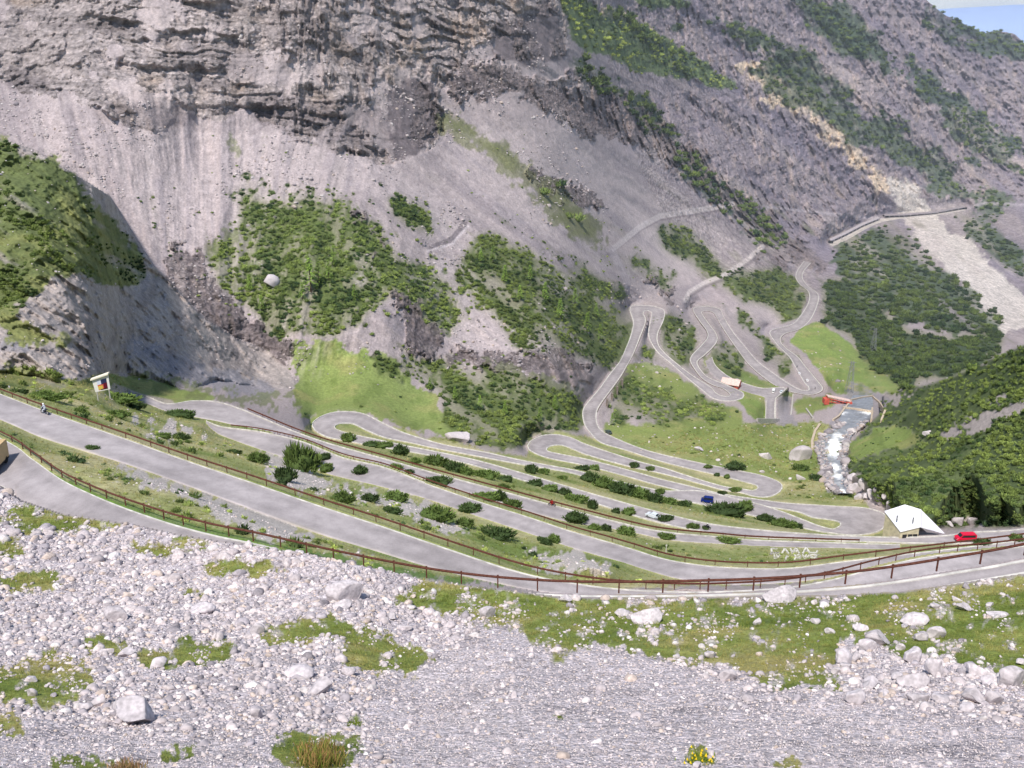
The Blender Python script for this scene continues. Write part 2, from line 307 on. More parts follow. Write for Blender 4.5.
GR = np.zeros(PX.shape)
def paint(polys, color, soft=2, amp=.55, ns=14, seed=0, k=1.0, wa=6):
    global COL
    m = mask(polys, soft, amp, ns, seed, wa)*k
    COL = mix(COL, color, m); return m
# terraces between the roads : dry olive grass with pale gravel
terr = mask([[(-200,300),(0,372),(60,388),(110,372),(165,404),(215,403),(290,440),(320,412),(345,408),(400,430),(530,460),(528,440),(560,432),(640,445),(700,428),(760,425),(840,425),(850,470),(856,495),(890,540),(950,546),(1224,520),(1224,560),(1024,552),(850,580),(600,590),(430,576),(256,545),(100,500),(-200,400)]], 2, .3, 12, 10, 3)
tn = fbm(XB, YB, ZB, 14, 5, .6)
tcol = mix(mix(np.zeros(COL.shape)+C_olive, C_dry, sstep(-.15, .5, tn)), C_green, sstep(.05, .5, -tn+NFINE*.3)*.8)
COL = mix(COL, tcol, terr)
GR = np.maximum(GR, terr)
gm = paint([[(292,348),(330,342),(370,346),(400,370),(430,398),(475,442),(400,430),(345,408),(318,414),(290,400),(295,375)]], C_bright, 3, .8, 9, 11, 1, 7)
gm2 = paint([[(104,372),(150,379),(205,394),(218,402),(180,405),(160,404),(130,394),(112,388)]], C_bright, 1, .4, 8, 12, 1, 3)
gm3 = paint([[(630,358),(662,367),(690,385),(706,398),(742,408),(745,422),(700,412),(640,388),(616,382)],[(640,425),(700,415),(735,424),(800,428),(838,405),(815,425),(812,445),(825,470),(800,485),(690,462),(610,440),(600,425)],[(835,395),(790,398),(800,420),(840,400)]], lin(132,144,82), 2, .4, 12, 13, 1, 3)
gm4 = paint([[(798,330),(818,320),(850,342),(872,366),(905,378),(870,388),(835,394),(824,380),(806,355),(788,342)],[(700,358),(730,362),(760,378),(800,395),(760,396),(735,386)],[(715,375),(745,383),(765,400),(763,420),(745,415),(740,402)],[(742,392),(765,400),(765,422),(750,418)]], lin(124,142,76), 1, .4, 10, 14, 1, 2)
gm5 = paint([[(848,442),(870,430),(900,424),(932,438),(905,446),(848,460)],[(835,395),(850,380),(900,385),(905,390),(880,395)]], lin(130,146,82), 2, .5, 8, 15, 1, 3)
for m in (gm, gm2, gm3, gm4, gm5): GR = np.maximum(GR, m)
gravel = mask([[(100,462),(150,470),(200,490),(250,505),(330,545),(400,560),(430,575),(330,550),(250,535),(200,505),(130,480)],[(256,440),(300,458),(330,478),(360,490),(300,492),(270,480)],[(110,418),(150,420),(190,432),(220,440),(170,440)],[(512,555),(570,548),(620,570),(600,580),(560,572)],[(300,480),(400,492),(430,510),(500,535),(460,535),(380,505)]], 3, .9, 9, 16)
COL = mix(COL, lin(192,182,180), gravel*.85)
edgeg = paint([[(0,440),(60,478),(130,506),(256,540),(430,574),(560,590),(430,580),(256,546),(130,516),(60,488),(0,446)]], lin(100,128,58), 1, .5, 6, 17, .9, 1)
# greens on the mountain without thicket
paint([[(555,-20),(600,5),(680,48),(745,86),(720,88),(640,72),(570,42)],[(560,-40),(640,-20),(700,10),(640,0)]], lin(98,116,72), 2, .5, 12, 20, .9)
TH = {
 'a': [[(207,248),(235,215),(262,205),(300,200),(340,208),(368,218),(380,240),(398,262),(380,290),(360,330),(330,338),(270,332),(240,300),(215,275)],[(380,265),(410,262),(440,280),(462,330),(450,345),(415,310),(385,290)]],
 'b': [[(360,346),(420,354),(520,374),(582,390),(578,432),(520,440),(468,440),(430,402),(395,372)]],
 'c': [[(465,245),(490,235),(540,258),(600,288),(632,318),(618,358),(600,375),(575,355),(520,345),(480,310),(462,275)]],
 'd': [[(612,378),(640,390),(700,402),(738,412),(745,424),(700,424),(640,428),(612,418),(600,405)]],
 'e': [[(662,316),(690,318),(700,338),(690,362),(672,350),(662,340)],[(640,345),(650,350),(660,368),(640,358)]],
 'f': [[(722,345),(738,362),(740,378),(705,362),(714,348)],[(729,312),(762,322),(795,362),(797,376),(772,366),(740,335)]],
 'g': [[(655,230),(672,224),(732,264),(728,276),(700,268),(665,246)],[(725,270),(762,264),(804,292),(800,312),(782,318),(740,296)]],
 'h': [[(626,252),(660,268),(682,292),(660,286),(632,266)],[(552,248),(580,260),(622,290),(626,303),(595,286),(560,268)],[(380,188),(410,203),(437,235),(425,245),(400,225)]],
 'i': [[(812,268),(850,288),(900,326),(960,330),(1012,332),(1012,345),(985,360),(955,374),(905,386),(875,366),(850,342),(818,322),(820,300),(812,285)]],
}
FARG = {
 'j': [[(828,252),(860,238),(895,222),(935,258),(1004,320),(990,335),(900,330),(850,290)],[(955,216),(992,222),(1030,265),(1040,290),(990,258)]],
 'n': [[(740,58),(800,72),(880,118),(960,168),(942,175),(860,142),(780,98)],[(820,98),(900,142),(960,186),(1012,214),(990,216),(920,178)],[(590,-5),(640,20),(702,68),(680,70),(620,32)],[(660,138),(700,163),(760,213),(800,248),(780,250),(730,217),(680,172)],[(900,60),(950,108),(1024,163),(1030,178),(960,142)],[(985,180),(1024,193),(1030,206),(985,196)],[(800,0),(860,30),(880,60),(850,55),(810,35)],[(700,20),(760,30),(790,60),(740,45)]],
 'k': [[(566,48),(600,72),(645,100),(655,118),(620,106),(580,76)],[(636,112),(690,130),(697,146),(660,142)],[(600,-5),(660,10),(720,42),(800,50),(862,98),(850,105),(800,80),(740,50),(660,26)],[(780,-10),(850,3),(882,38),(904,72),(884,68),(840,42),(800,20)]],
 'l': [[(905,55),(932,76),(985,118),(1030,150),(1030,162),(960,128),(912,88)],[(922,0),(960,22),(1030,36),(1100,60),(1100,75),(950,42),(924,24)],[(870,98),(900,118),(915,130),(890,124)],[(880,118),(940,150),(985,160),(980,168),(930,155)],[(675,160),(720,182),(775,225),(790,248),(770,248),(720,215),(690,190)]],
 'm': [[(520,175),(560,190),(605,232),(610,248),(580,238),(540,205)],[(430,100),(460,118),(520,150),(540,175),(500,160),(450,128)]],
}
thm = {}; thall0 = np.zeros(PX.shape)
for i, (k, p) in enumerate(TH.items()):
    m = mask(p, 3, 1.0, 16, 30+i, 9)*((.25+.75*sstep(-.45, -.12, pnoise(9, 4, .6, i))) if k != 'i' else 1)
    if k in 'abcd': m = m*(.2+.8*sstep(-.32, -.02, streak2+.45*pnoise(18, 4, .6, i)))
    if k == 'a': m = np.maximum(m, .9*mask([[(228,190),(262,178),(300,190),(345,196),(372,214),(330,212),(250,212)],[(395,255),(430,262),(470,300),(455,318),(420,290)]], 4, 1.1, 9, 77, 8)*sstep(-.05, .25, pnoise(8, 4, .6, 2)))
    thm[k] = m
    COL = mix(COL, lin(118,122,82), sstep(.05, .6, blur(m, 6))*(1-roadmask)*.65*(PY > 180))
    thall0 = np.maximum(thall0, m)
    COL = mix(COL, lin(84,98,52) if k != 'i' else lin(60,76,50), m*.92)
for i, (k, p) in enumerate(FARG.items()):
    stk = sstep(-.75, -.15, streak2+.5*pnoise(9, 3))
    if k == 'j': stk = .15+.85*sstep(-.35, 0, streak2)
    m = mask(p, 3, .8, 14, 50+i, 6)*stk
    COL = mix(COL, {'n': lin(84,98,78), 'j': lin(72,90,62), 'k': lin(72,88,68), 'l': lin(70,86,74), 'm': lin(104,108,78)}[k], m*.88)
gtop = mask([[(555,-20),(600,5),(680,48),(745,86),(720,88),(640,72),(570,42)]], 3, .6, 12, 20)
# scattered streaks of green on screes
sg = sstep(.22, .45, vfbm(.22, 5, 9, 4, .6))*mount*(1-cl)*sstep(160, 230, PY)*(1-mids*.7)
COL = mix(COL, lin(96,100,66), sg*.6)
kg = (.3+.7*sstep(-.35, .05, fbm(PY-.6*PX, (PX+PY)*.3, PX*0, 16, 4, .6)+.25))*mask([[(-200,70),(0,138),(60,163),(105,215),(150,270),(160,288),(120,286),(60,272),(30,300),(0,310),(-200,260)],[(0,360),(60,380),(95,375),(100,395),(0,395)],[(0,300),(50,330),(80,345),(0,345)]], 3, .7, 14, 60)
COL = mix(COL, mix(np.zeros(COL.shape)+lin(92,104,60), lin(128,132,80), sstep(-.2, .4, tn)), kg*.95)
# right hill
hg = hmf*(1-mask([[(870,492),(884,508),(896,522),(870,510),(846,478),(858,470)],[(932,436),(955,424),(1000,412),(1024,402),(1100,370),(1100,385),(1024,414),(985,428),(940,440)],[(960,362),(985,355),(990,362),(965,370)],[(985,402),(1024,388),(1024,392),(990,408)],[(950,520),(990,520),(990,528),(945,528)],[(880,396),(905,386),(918,388),(890,402)]], 2, .8, 8, 61)*1.0)*(1-gm5)
COL = mix(COL, mix(np.zeros(COL.shape)+lin(72,88,50), lin(104,118,70), sstep(-.1, .5, tn)), hg*.95)
COL = mix(COL, lin(172,162,156), (hmf-hg-gm5).clip(0, 1)*.6)
# foreground
fgl = FGL
fg = sstep(0, 2, PY-fgl)
fgcol = mix(np.zeros(COL.shape)+lin(198,188,190), lin(160,151,154), sstep(-.1, .6, fbm(XB, YB, ZB, 2.2, 4, .7)))
COL = mix(COL, fgcol, fg)
FGG = [[(430,577),(512,588),(600,600),(800,598),(900,590),(1024,574),(1224,550),(1224,740),(1024,690),(985,668),(940,655),(905,655),(880,640),(850,636),(835,650),(838,668),(800,688),(770,690),(745,672),(700,664),(650,655),(625,642),(590,648),(560,660),(530,640),(500,624),(430,612),(400,590)]]
fgg = mask(FGG, 3, .7, 12, 70)
pats = mask([ell(190,652,48,13), ell(40,680,55,24), ell(385,655,44,16), ell(320,632,62,12), ell(100,648,26,8), ell(200,590,17,6), ell(30,585,40,8), ell(440,600,50,9), ell(822,682,26,11), ell(320,752,50,22), ell(60,520,70,10), ell(10,550,26,12), ell(240,568,40,8), ell(700,757,16,12), ell(-5,720,24,14), ell(560,715,12,5), ell(352,718,9,6), ell(80,765,40,8), ell(180,752,16,6), ell(788,766,16,8),ell(180,545,50,6)], 2, .9, 8, 71, 8)
fgg = np.clip(np.maximum(fgg, pats), 0, 1)*fg*(.35+.65*sstep(-.5, -.1, pnoise(10, 4, .65, 2)))
fgn = fbm(XB, YB, ZB, 5, 5, .6)
gcol = mix(mix(np.zeros(COL.shape)+lin(126,137,70), lin(160,152,98), sstep(-.1, .5, fgn)), lin(100,116,54), sstep(.05, .5, -fgn))
COL = mix(COL, gcol, fgg)
dust = mask([[(560,600),(640,603),(800,602),(900,592),(1024,577),(1024,570),(900,584),(740,596),(600,594)]], 2, .6, 8, 72)
COL = mix(COL, lin(170,156,120), dust*.5)
# river bed, gravel verges near the dam
rb = mask([[(838,494),(852,494),(850,470),(846,450),(850,440),(866,425),(884,408),(890,400),(870,388),(850,380),(846,392),(846,400),(840,412),(830,424),(818,445),(818,462),(822,478),(826,492)],[(775,395),(790,400),(790,415),(800,428),(780,424),(776,405)]], 1, .5, 6, 80, 2)
COL = mix(COL, lin(150,144,148), rb*.9)
# rock outcrops breaking the screes
OUT = [[(395,285),(412,280),(440,345),(470,350),(520,350),(585,386),(500,378),(430,352),(400,345)],[(160,238),(195,250),(215,290),(245,318),(290,345),(292,372),(250,350),(205,320),(170,280)],[(560,66),(610,95),(700,150),(770,215),(825,262),(790,262),(720,205),(640,150),(575,105)],[(600,375),(625,350),(632,330),(622,375)],[(520,335),(560,352),(600,378),(585,388),(540,365)],[(345,205),(360,215),(385,255),(405,285),(390,280),(362,240)],[(500,160),(560,175),(620,215),(600,215),(540,185)],[(740,245),(800,250),(830,262),(815,275),(770,262)],[(640,270),(700,300),(690,308),(640,285)],[(440,70),(500,60),(560,90),(620,130),(600,135),(520,95),(450,95)]]
outm = mask(OUT, 3, 1.0, 10, 95, 7)*(1-kmf)*(1-thall0)
COL = mix(COL, lin(126,115,115), outm*.75); COL = mix(COL, C_dark, outm*sstep(.0, .4, pnoise(7, 4, .7, 4))*.6)
# pale boulder runs and fans
fan = sstep(.1, .5, vfbm(.3, 13, 14, 4, .6))*mount*(1-cl)*(PY > 60)
COL = mix(COL, lin(190,178,176), fan*.4)
for mm_ in (gm, gm2, gm3, gm4, gm5):
    COL = mix(COL, lin(158,152,102), mm_*sstep(-.05, .45, tn)*.55); COL = mix(COL, lin(96,114,58), mm_*sstep(.05, .4, pnoise(14, 5, .65, 3))*.5)
paint([[(432,100),(460,120),(520,152),(560,190),(608,235),(608,248),(575,238),(540,205),(500,165),(440,130)]], lin(120,122,88), 3, .9, 10, 96, .75)
paint([[(470,350),(520,372),(585,390),(570,398),(500,380)],[(230,215),(240,240),(232,262),(215,250)],[(255,120),(265,135),(262,150)],[(228,130),(238,150),(232,165)]], lin(104,112,70), 2, .9, 8, 97, .6)
paint([[(150,372),(200,384),(240,392),(300,398),(300,410),(250,404),(215,396),(170,392),(120,380)]], lin(112,120,76), 3, .9, 7, 98, .7)
# tracks, with ledge shade painted as dark strips beside two of them
def paint_strip(pts, w, color, k=.85):
    global COL
    d = np.full(PX.shape, 1e9)
    for (x1, y1), (x2, y2) in zip(pts[:-1], pts[1:]):
        t = np.clip(((PX-x1)*(x2-x1)+(PY-y1)*(y2-y1))/((x2-x1)**2+(y2-y1)**2), 0, 1)
        d = np.minimum(d, np.hypot(PX-x1-t*(x2-x1), PY-y1-t*(y2-y1)))
    COL = mix(COL, color, sstep(w+1, w-.5, d)*k)
paint_strip([(762,247),(745,262),(725,275),(705,283),(690,292),(686,300)], 2.4, lin(196,186,184))
paint_strip([(608,255),(640,230),(660,219),(700,213),(732,207)], 1.5, lin(120,110,114), .6)  # ledge shade painted along the lower side of the pale track
paint_strip([(612,250),(640,227),(660,216),(700,210),(732,204)], 2.6, lin(190,180,180), .9)
paint_strip([(764,250),(747,265),(727,278),(706,286),(691,295)], 1.5, lin(112,104,106), .6)  # painted ledge shade below the zigzag track
paint_strip([(612,250),(625,275),(632,300),(640,304)], 3.5, lin(176,166,170), .6)
paint_strip([(432,248),(452,240),(464,225)], 3, lin(118,110,114))
paint_strip([(428,251),(452,244),(468,226)], 1, lin(190,180,182))
paint_strip([(115,388),(140,398),(170,404)], 4, lin(178,166,160))
paint_strip([(764,331),(782,328),(800,322)], 4, C_asph)
paint_strip([(768,207),(880,219),(965,209),(985,203),(1024,205)], 1.2, lin(176,168,176), .6)
# earth just around the roads: dusty verge
rdist = blur(roadmask, 2)
COL = mix(COL, lin(158,150,128), np.clip(rdist*1.2, 0, 1)*(1-roadmask)*.35)
COL *= (1+.12*sstep(500, 1300, YB))[..., None]*(1+.16*fbm(XB, YB, ZB, 90, 3)[..., None]+.12*NFINE[..., None])  # distant ground lightened, haze put into its colour
COL = np.clip(COL, .01, .8)

# ------------------------------------------------------------------ relief
nr = blur(roadmask, 3); calm = 1-sstep(.02, .35, nr)
rid = vfbm(.28, 7, 34, 5, .5, ridged=True)
r1 = fbm(XB, YB, ZB, 22, 6, .6, ridged=True)
rockw = np.clip(cl*1.0+farcl*.9+lcliff*.5, 0, 1)
zz_ = ZB+.10*XB+NOIS*9
def ledge(per, ph): 
    t = (zz_/per+ph) % 1.0
    return sstep(0, .85, t)-sstep(.88, 1.0, t)
lm = fbm(XB, YB, ZB*2, 45, 3, .6)
terrace = ledge(17, 0)*(1+lm*1.5).clip(.1, 2)+ledge(6.1, .3)*(.5-lm).clip(0, 1)+ledge(2.3, .6)*.25
crag = sstep(-.1, .25, fbm(XB, YB, ZB*.45, 20, 5, .6))+sstep(0, .3, fbm(XB, YB, ZB*.5, 8, 4, .6))*.5
sc_ = np.clip(YB/600, .6, 2.6)
farw = sstep(620, 950, YB); band = .25+.75*sstep(-.15, .2, fbm(XB, YB, ZB*1.6, 60, 3, .5))
cracks = sstep(.1, .4, fbm(PX, PY*.16, PX*0, 6, 4, .65))*sstep(200, 300, PX)*(1-farw)
disp = rockw*(-terrace*band*5.0*sc_*(1-.85*farw)+crag*5.0*sc_*(1-.3*farw)+r1*2.4*sc_+cracks*4.0)+mount*(rid*3.6*sc_*(1+.5*farw)+streak*1.3*sc_+r1*.9*sc_)
disp += (mount*(1-rockw))*NFINE*0.5*sc_
disp += outm*(crag*3.2+r1*3+cracks*1.5)*sc_
disp += kmf*meltk*(fbm((PY-.7*PX), (PX+PY)*.2, PX*0, 14, 4, .6, ridged=True)*2.2+fbm(XB, YB, ZB, 16, 5, .6, ridged=True)*3+NFINE*.5+crag*1.5)
disp += hmf*(r1*2.2)*.7
thall = np.zeros(PX.shape)
for m in thm.values(): thall = np.maximum(thall, m)
disp -= thall*1.2
disp *= calm*(1-fg)
flat = (1-mount)*(1-kmf)*(1-hmf)*(1-fg)*calm
YD = YB*(1-disp/np.maximum(YB, 50))
XD, _, ZD = ptY(PX, PY, YD)
# silhouette against the sky at the upper right
SIL = np.interp(gxs, [-200,860,915,930,945,965,985,1000,1012,1024,1060,1120,1224], [-300,-120,-12,3,14,25,32,30,33,41,50,44,60])[None, :]+fbm(PX[:1], PX[:1]*0, PX[:1]*0, 9, 3)*2
over = PY < SIL
PYs = np.where(over, SIL+(SIL-PY)*1.2, PY); rowS = np.clip((SIL-GY0).astype(int), 0, PX.shape[0]-1)
YS = np.take_along_axis(YD, rowS, 0)+0*PX
YD2 = np.where(over, YS*(1+.004*(SIL-PY)+.02), YD)
XD, _, ZD = ptY(PX, np.where(over, PYs, PY), YD2); YD = YD2
ZD = ZD+flat*(NFINE*.25+tn*.5)+fg*(1-0)*(fbm(XB, YB, ZB, 6, 5, .55)*.55*np.clip(YB/40, .3, 1)*calm+fbm(XB, YB, ZB, .9, 3, .6)*.08)
Ygrid = YD

# sub-sample outside the frame
ix = np.concatenate([np.arange(GX0, -12, 5), np.arange(-12, 1037), np.arange(1040, GX1+1, 5)])-GX0
iy = np.concatenate([np.arange(GY0, -10, 3), np.arange(-10, 780), np.arange(784, GY1+1, 5)])-GY0
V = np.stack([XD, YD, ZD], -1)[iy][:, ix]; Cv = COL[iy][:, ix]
# ground under and behind the camera
last = V[-1]
extra = []
for Yn, zn in ((3.5, -4.2), (0.5, -2.0), (-6, -1.7), (-60, -1.0)):
    e = last.copy(); e[:, 0] = np.linspace(-12, 12, len(e))*(1 if Yn > -5 else 8); e[:, 1] = Yn; e[:, 2] = zn; extra.append(e)
V = np.concatenate([V, np.array(extra)], 0); Cv = np.concatenate([Cv, np.repeat(Cv[-1:], len(extra), 0)], 0)
H_, W_ = V.shape[:2]
GM = np.zeros((H_, W_)); g_ = np.clip(np.maximum(GR, fgg), 0, 1)[iy][:, ix]; GM[:len(iy)] = g_
reg = np.zeros((H_, W_), int)   # 0 ground 1 mountainside 2 hillside 3 knoll
mm = (mount > .5)[iy][:, ix]; reg[:len(iy)][mm] = 1
reg[:len(iy)][(hmf > .5)[iy][:, ix]] = 2; reg[:len(iy)][(kmf > .5)[iy][:, ix]] = 3
reg[:len(iy)][((YB > 1000)[iy][:, ix]) & mm] = 4
sg_ = np.zeros((H_, W_), bool); sg_[:len(iy)] = ((fg > .5) & (fgg < .45))[iy][:, ix]; sg_[len(iy):] = True; reg[sg_] = 5
reg[:len(iy)][((reg[:len(iy)] == 1) & (np.clip(cl+outm+farcl, 0, 1)[iy][:, ix] > .5))] = 6
reg = reg[:-1, :-1]

# ------------------------------------------------------------------ materials
def newmat(name):
    m = bpy.data.materials.new(name); m.use_nodes = True; nt = m.node_tree; b = nt.nodes['Principled BSDF']
    b.inputs['Roughness'].default_value = .9; b.inputs['Specular IOR Level'].default_value = .15
    return m, nt, b
def N(nt, t, **k):
    n = nt.nodes.new(t)
    for a, v in k.items(): setattr(n, a, v)
    return n
def terrain_mat(name, scales=(0.5, 3.0), var=.35, bump=.6, dist=1.0, stretch=(1,1,1), cells=0):
    m, nt, b = newmat(name); L = nt.links
    at_ = N(nt, 'ShaderNodeAttribute', attribute_name='Col')
    tc = N(nt, 'ShaderNodeNewGeometry')
    n1 = N(nt, 'ShaderNodeTexNoise'); n1.inputs['Scale'].default_value = scales[0]; n1.inputs['Detail'].default_value = 8; n1.inputs['Roughness'].default_value = .7
    n2 = N(nt, 'ShaderNodeTexVoronoi'); n2.inputs['Scale'].default_value = scales[1]
    mp = N(nt, 'ShaderNodeMapping'); mp.inputs['Scale'].default_value = stretch; L.new(tc.outputs['Position'], mp.inputs['Vector'])
    L.new(mp.outputs[0], n1.inputs['Vector']); L.new(tc.outputs['Position'], n2.inputs['Vector'])
    mr = N(nt, 'ShaderNodeMapRange'); mr.inputs['From Min'].default_value = .3; mr.inputs['From Max'].default_value = .7; mr.inputs['To Min'].default_value = 1-var; mr.inputs['To Max'].default_value = 1+var
    L.new(n1.outputs['Fac'], mr.inputs['Value'])
    mr2 = N(nt, 'ShaderNodeMapRange'); mr2.inputs['From Max'].default_value = .8; mr2.inputs['To Min'].default_value = 1+var*.6; mr2.inputs['To Max'].default_value = 1-var*.6
    L.new(n2.outputs['Distance'], mr2.inputs['Value'])
    mu = N(nt, 'ShaderNodeMath', operation='MULTIPLY'); L.new(mr.outputs[0], mu.inputs[0]); L.new(mr2.outputs[0], mu.inputs[1])
    if cells:
        for k_, sc3 in ((cells, scales[1]), (cells*.8, scales[1]*2.3)):
            n3 = N(nt, 'ShaderNodeTexVoronoi'); n3.inputs['Scale'].default_value = sc3; L.new(tc.outputs['Position'], n3.inputs['Vector']); sx = N(nt, 'ShaderNodeSeparateColor'); L.new(n3.outputs['Color'], sx.inputs[0])
            m3 = N(nt, 'ShaderNodeMapRange'); m3.inputs['To Min'].default_value = 1-k_; m3.inputs['To Max'].default_value = 1+k_; L.new(sx.outputs[0], m3.inputs['Value'])
            mm = N(nt, 'ShaderNodeMath', operation='MULTIPLY'); L.new(mu.outputs[0], mm.inputs[0]); L.new(m3.outputs[0], mm.inputs[1]); mu = mm
    vm = N(nt, 'ShaderNodeVectorMath', operation='SCALE'); L.new(at_.outputs['Color'], vm.inputs[0]); L.new(mu.outputs[0], vm.inputs['Scale'])
    L.new(vm.outputs[0], b.inputs['Base Color'])
    bp = N(nt, 'ShaderNodeBump'); bp.inputs['Strength'].default_value = bump; bp.inputs['Distance'].default_value = dist
    ad = N(nt, 'ShaderNodeMath', operation='SUBTRACT'); L.new(n1.outputs['Fac'], ad.inputs[0]); 
    sc2 = N(nt, 'ShaderNodeMath', operation='MULTIPLY'); sc2.inputs[1].default_value = .35; L.new(n2.outputs['Distance'], sc2.inputs[0]); L.new(sc2.outputs[0], ad.inputs[1])
    L.new(ad.outputs[0], bp.inputs['Height']); L.new(bp.outputs[0], b.inputs['Normal'])
    return m
M_ground = terrain_mat('ground_cover', (.9, 5.0), .30, .5, .35)
M_mount = terrain_mat('mountain_rock', (.22, 1.0), .20, .5, .9, (1, 1, 1), .10)
M_cliff = terrain_mat('cliff_rock', (.16, .45), .45, 1.0, 3.2, (1, 1, 2.4), .10)
M_scree = terrain_mat('scree_gravel_cover', (.7, 5.5), .16, .9, .25, (1, 1, 1), .34)
M_far = terrain_mat('far_rock', (.10, .35), .38, .7, 4.0, (1, 1, 1.6), .12)
def plain(name, rgb, rough=.9, var=.12, scale=3.0, metal=0, bump=0):
    m, nt, b = newmat(name); L = nt.links
    g = N(nt, 'ShaderNodeNewGeometry'); n = N(nt, 'ShaderNodeTexNoise'); n.inputs['Scale'].default_value = scale; n.inputs['Detail'].default_value = 5
    L.new(g.outputs['Position'], n.inputs['Vector'])
    mr = N(nt, 'ShaderNodeMapRange'); mr.inputs['From Min'].default_value = .3; mr.inputs['From Max'].default_value = .7; mr.inputs['To Min'].default_value = 1-var; mr.inputs['To Max'].default_value = 1+var
    L.new(n.outputs['Fac'], mr.inputs['Value'])
    vm = N(nt, 'ShaderNodeVectorMath', operation='SCALE'); vm.inputs[0].default_value = tuple(rgb); L.new(mr.outputs[0], vm.inputs['Scale']); L.new(vm.outputs[0], b.inputs['Base Color'])
    b.inputs['Roughness'].default_value = rough; b.inputs['Metallic'].default_value = metal
    if bump:
        bp = N(nt, 'ShaderNodeBump'); bp.inputs['Strength'].default_value = bump; bp.inputs['Distance'].default_value = .1; L.new(n.outputs['Fac'], bp.inputs['Height']); L.new(bp.outputs[0], b.inputs['Normal'])
    return m
def vcol(name, rough=.9, trans=0, objrand=0.0, fine=6.0, var=.25):
    m, nt, b = newmat(name); L = nt.links
    a = N(nt, 'ShaderNodeAttribute', attribute_name='Col'); g = N(nt, 'ShaderNodeNewGeometry')
    n = N(nt, 'ShaderNodeTexNoise'); n.inputs['Scale'].default_value = fine; n.inputs['Detail'].default_value = 4; L.new(g.outputs['Position'], n.inputs['Vector'])
    mr = N(nt, 'ShaderNodeMapRange'); mr.inputs['From Min'].default_value = .3; mr.inputs['From Max'].default_value = .7; mr.inputs['To Min'].default_value = 1-var; mr.inputs['To Max'].default_value = 1+var
    L.new(n.outputs['Fac'], mr.inputs['Value'])
    vm = N(nt, 'ShaderNodeVectorMath', operation='SCALE'); L.new(a.outputs['Color'], vm.inputs[0]); L.new(mr.outputs[0], vm.inputs['Scale'])
    out = vm.outputs[0]
    if objrand:
        oi = N(nt, 'ShaderNodeObjectInfo'); m2 = N(nt, 'ShaderNodeMapRange'); m2.inputs['To Min'].default_value = 1-objrand; m2.inputs['To Max'].default_value = 1+objrand
        L.new(oi.outputs['Random'], m2.inputs['Value']); v2 = N(nt, 'ShaderNodeVectorMath', operation='SCALE'); L.new(out, v2.inputs[0]); L.new(m2.outputs[0], v2.inputs['Scale']); out = v2.outputs[0]
    L.new(out, b.inputs['Base Color']); b.inputs['Roughness'].default_value = rough
    return m
M_leaf = vcol('pine_foliage', .8, objrand=.22, fine=2.5, var=.35)
M_stone = vcol('limestone', .95, fine=5, var=.25, objrand=.12)
M_grass = vcol('grass_blades', .85, fine=1, var=.2)
def asphalt(name, rgb):
    m, nt, b = newmat(name); L = nt.links; g = N(nt, 'ShaderNodeNewGeometry'); fac = None
    for sc1, lo, hi, det in ((.06, .86, 1.14, 2), (.45, .84, 1.16, 6), (6, .92, 1.08, 3)):
        n = N(nt, 'ShaderNodeTexNoise'); n.inputs['Scale'].default_value = sc1; n.inputs['Detail'].default_value = det; n.inputs['Roughness'].default_value = .65; L.new(g.outputs['Position'], n.inputs['Vector'])
        mr = N(nt, 'ShaderNodeMapRange'); mr.inputs['From Min'].default_value = .32; mr.inputs['From Max'].default_value = .68; mr.inputs['To Min'].default_value = lo; mr.inputs['To Max'].default_value = hi; L.new(n.outputs['Fac'], mr.inputs['Value'])
        if fac is None: fac = mr.outputs[0]
        else: mu = N(nt, 'ShaderNodeMath', operation='MULTIPLY'); L.new(fac, mu.inputs[0]); L.new(mr.outputs[0], mu.inputs[1]); fac = mu.outputs[0]
    a = N(nt, 'ShaderNodeAttribute', attribute_name='Col'); vm = N(nt, 'ShaderNodeVectorMath', operation='SCALE'); L.new(a.outputs['Color'], vm.inputs[0]); L.new(fac, vm.inputs['Scale']); L.new(vm.outputs[0], b.inputs['Base Color']); return m
M_asph = asphalt('asphalt', None); M_asph2 = M_asph
M_white = plain('white_line_paint', (.56,.54,.50), .8, .3, .8)
M_kerb = plain('pale_kerb_stone', (.52,.49,.45), .9, .2, 1)
M_rust = plain('rusty_steel', lin(96,60,50), .8, .3, 4)
M_wall = plain('rubble_masonry', lin(128,118,110), .95, .35, 2.2, bump=.8)
M_conc = plain('concrete', (.42,.40,.38), .9, .12, 1)

# ------------------------------------------------------------------ object helpers
def fin(o, label=None, cat=None, group=None, kind=None):
    if label: o['label'] = label
    if cat: o['category'] = cat
    if group: o['group'] = group
    if kind: o['kind'] = kind
    return o
def mesh_np(name, v, f, mat, colr=None, smooth=False, parent=None):
    """v (n,3), f (m,k) all faces same size"""
    me = bpy.data.meshes.new(name); v = np.ascontiguousarray(v, np.float32); f = np.ascontiguousarray(f, np.int32)
    me.vertices.add(len(v)); me.vertices.foreach_set('co', v.ravel())
    k = f.shape[1]; me.loops.add(f.size); me.loops.foreach_set('vertex_index', f.ravel())
    me.polygons.add(len(f)); me.polygons.foreach_set('loop_start', np.arange(len(f), dtype=np.int32)*k)
    try: me.polygons.foreach_set('loop_total', np.full(len(f), k, np.int32))
    except Exception: pass
    if smooth: me.polygons.foreach_set('use_smooth', np.ones(len(f), bool))
    if colr is not None:
        a = me.color_attributes.new('Col', 'FLOAT_COLOR', 'POINT')
        cc = np.ones((len(v), 4), np.float32); cc[:, :3] = colr; a.data.foreach_set('color', cc.ravel())
    me.update(calc_edges=True); me.validate()
    me.materials.append(mat)
    o = bpy.data.objects.new(name, me); col.objects.link(o)
    if parent: o.parent = parent
    return o
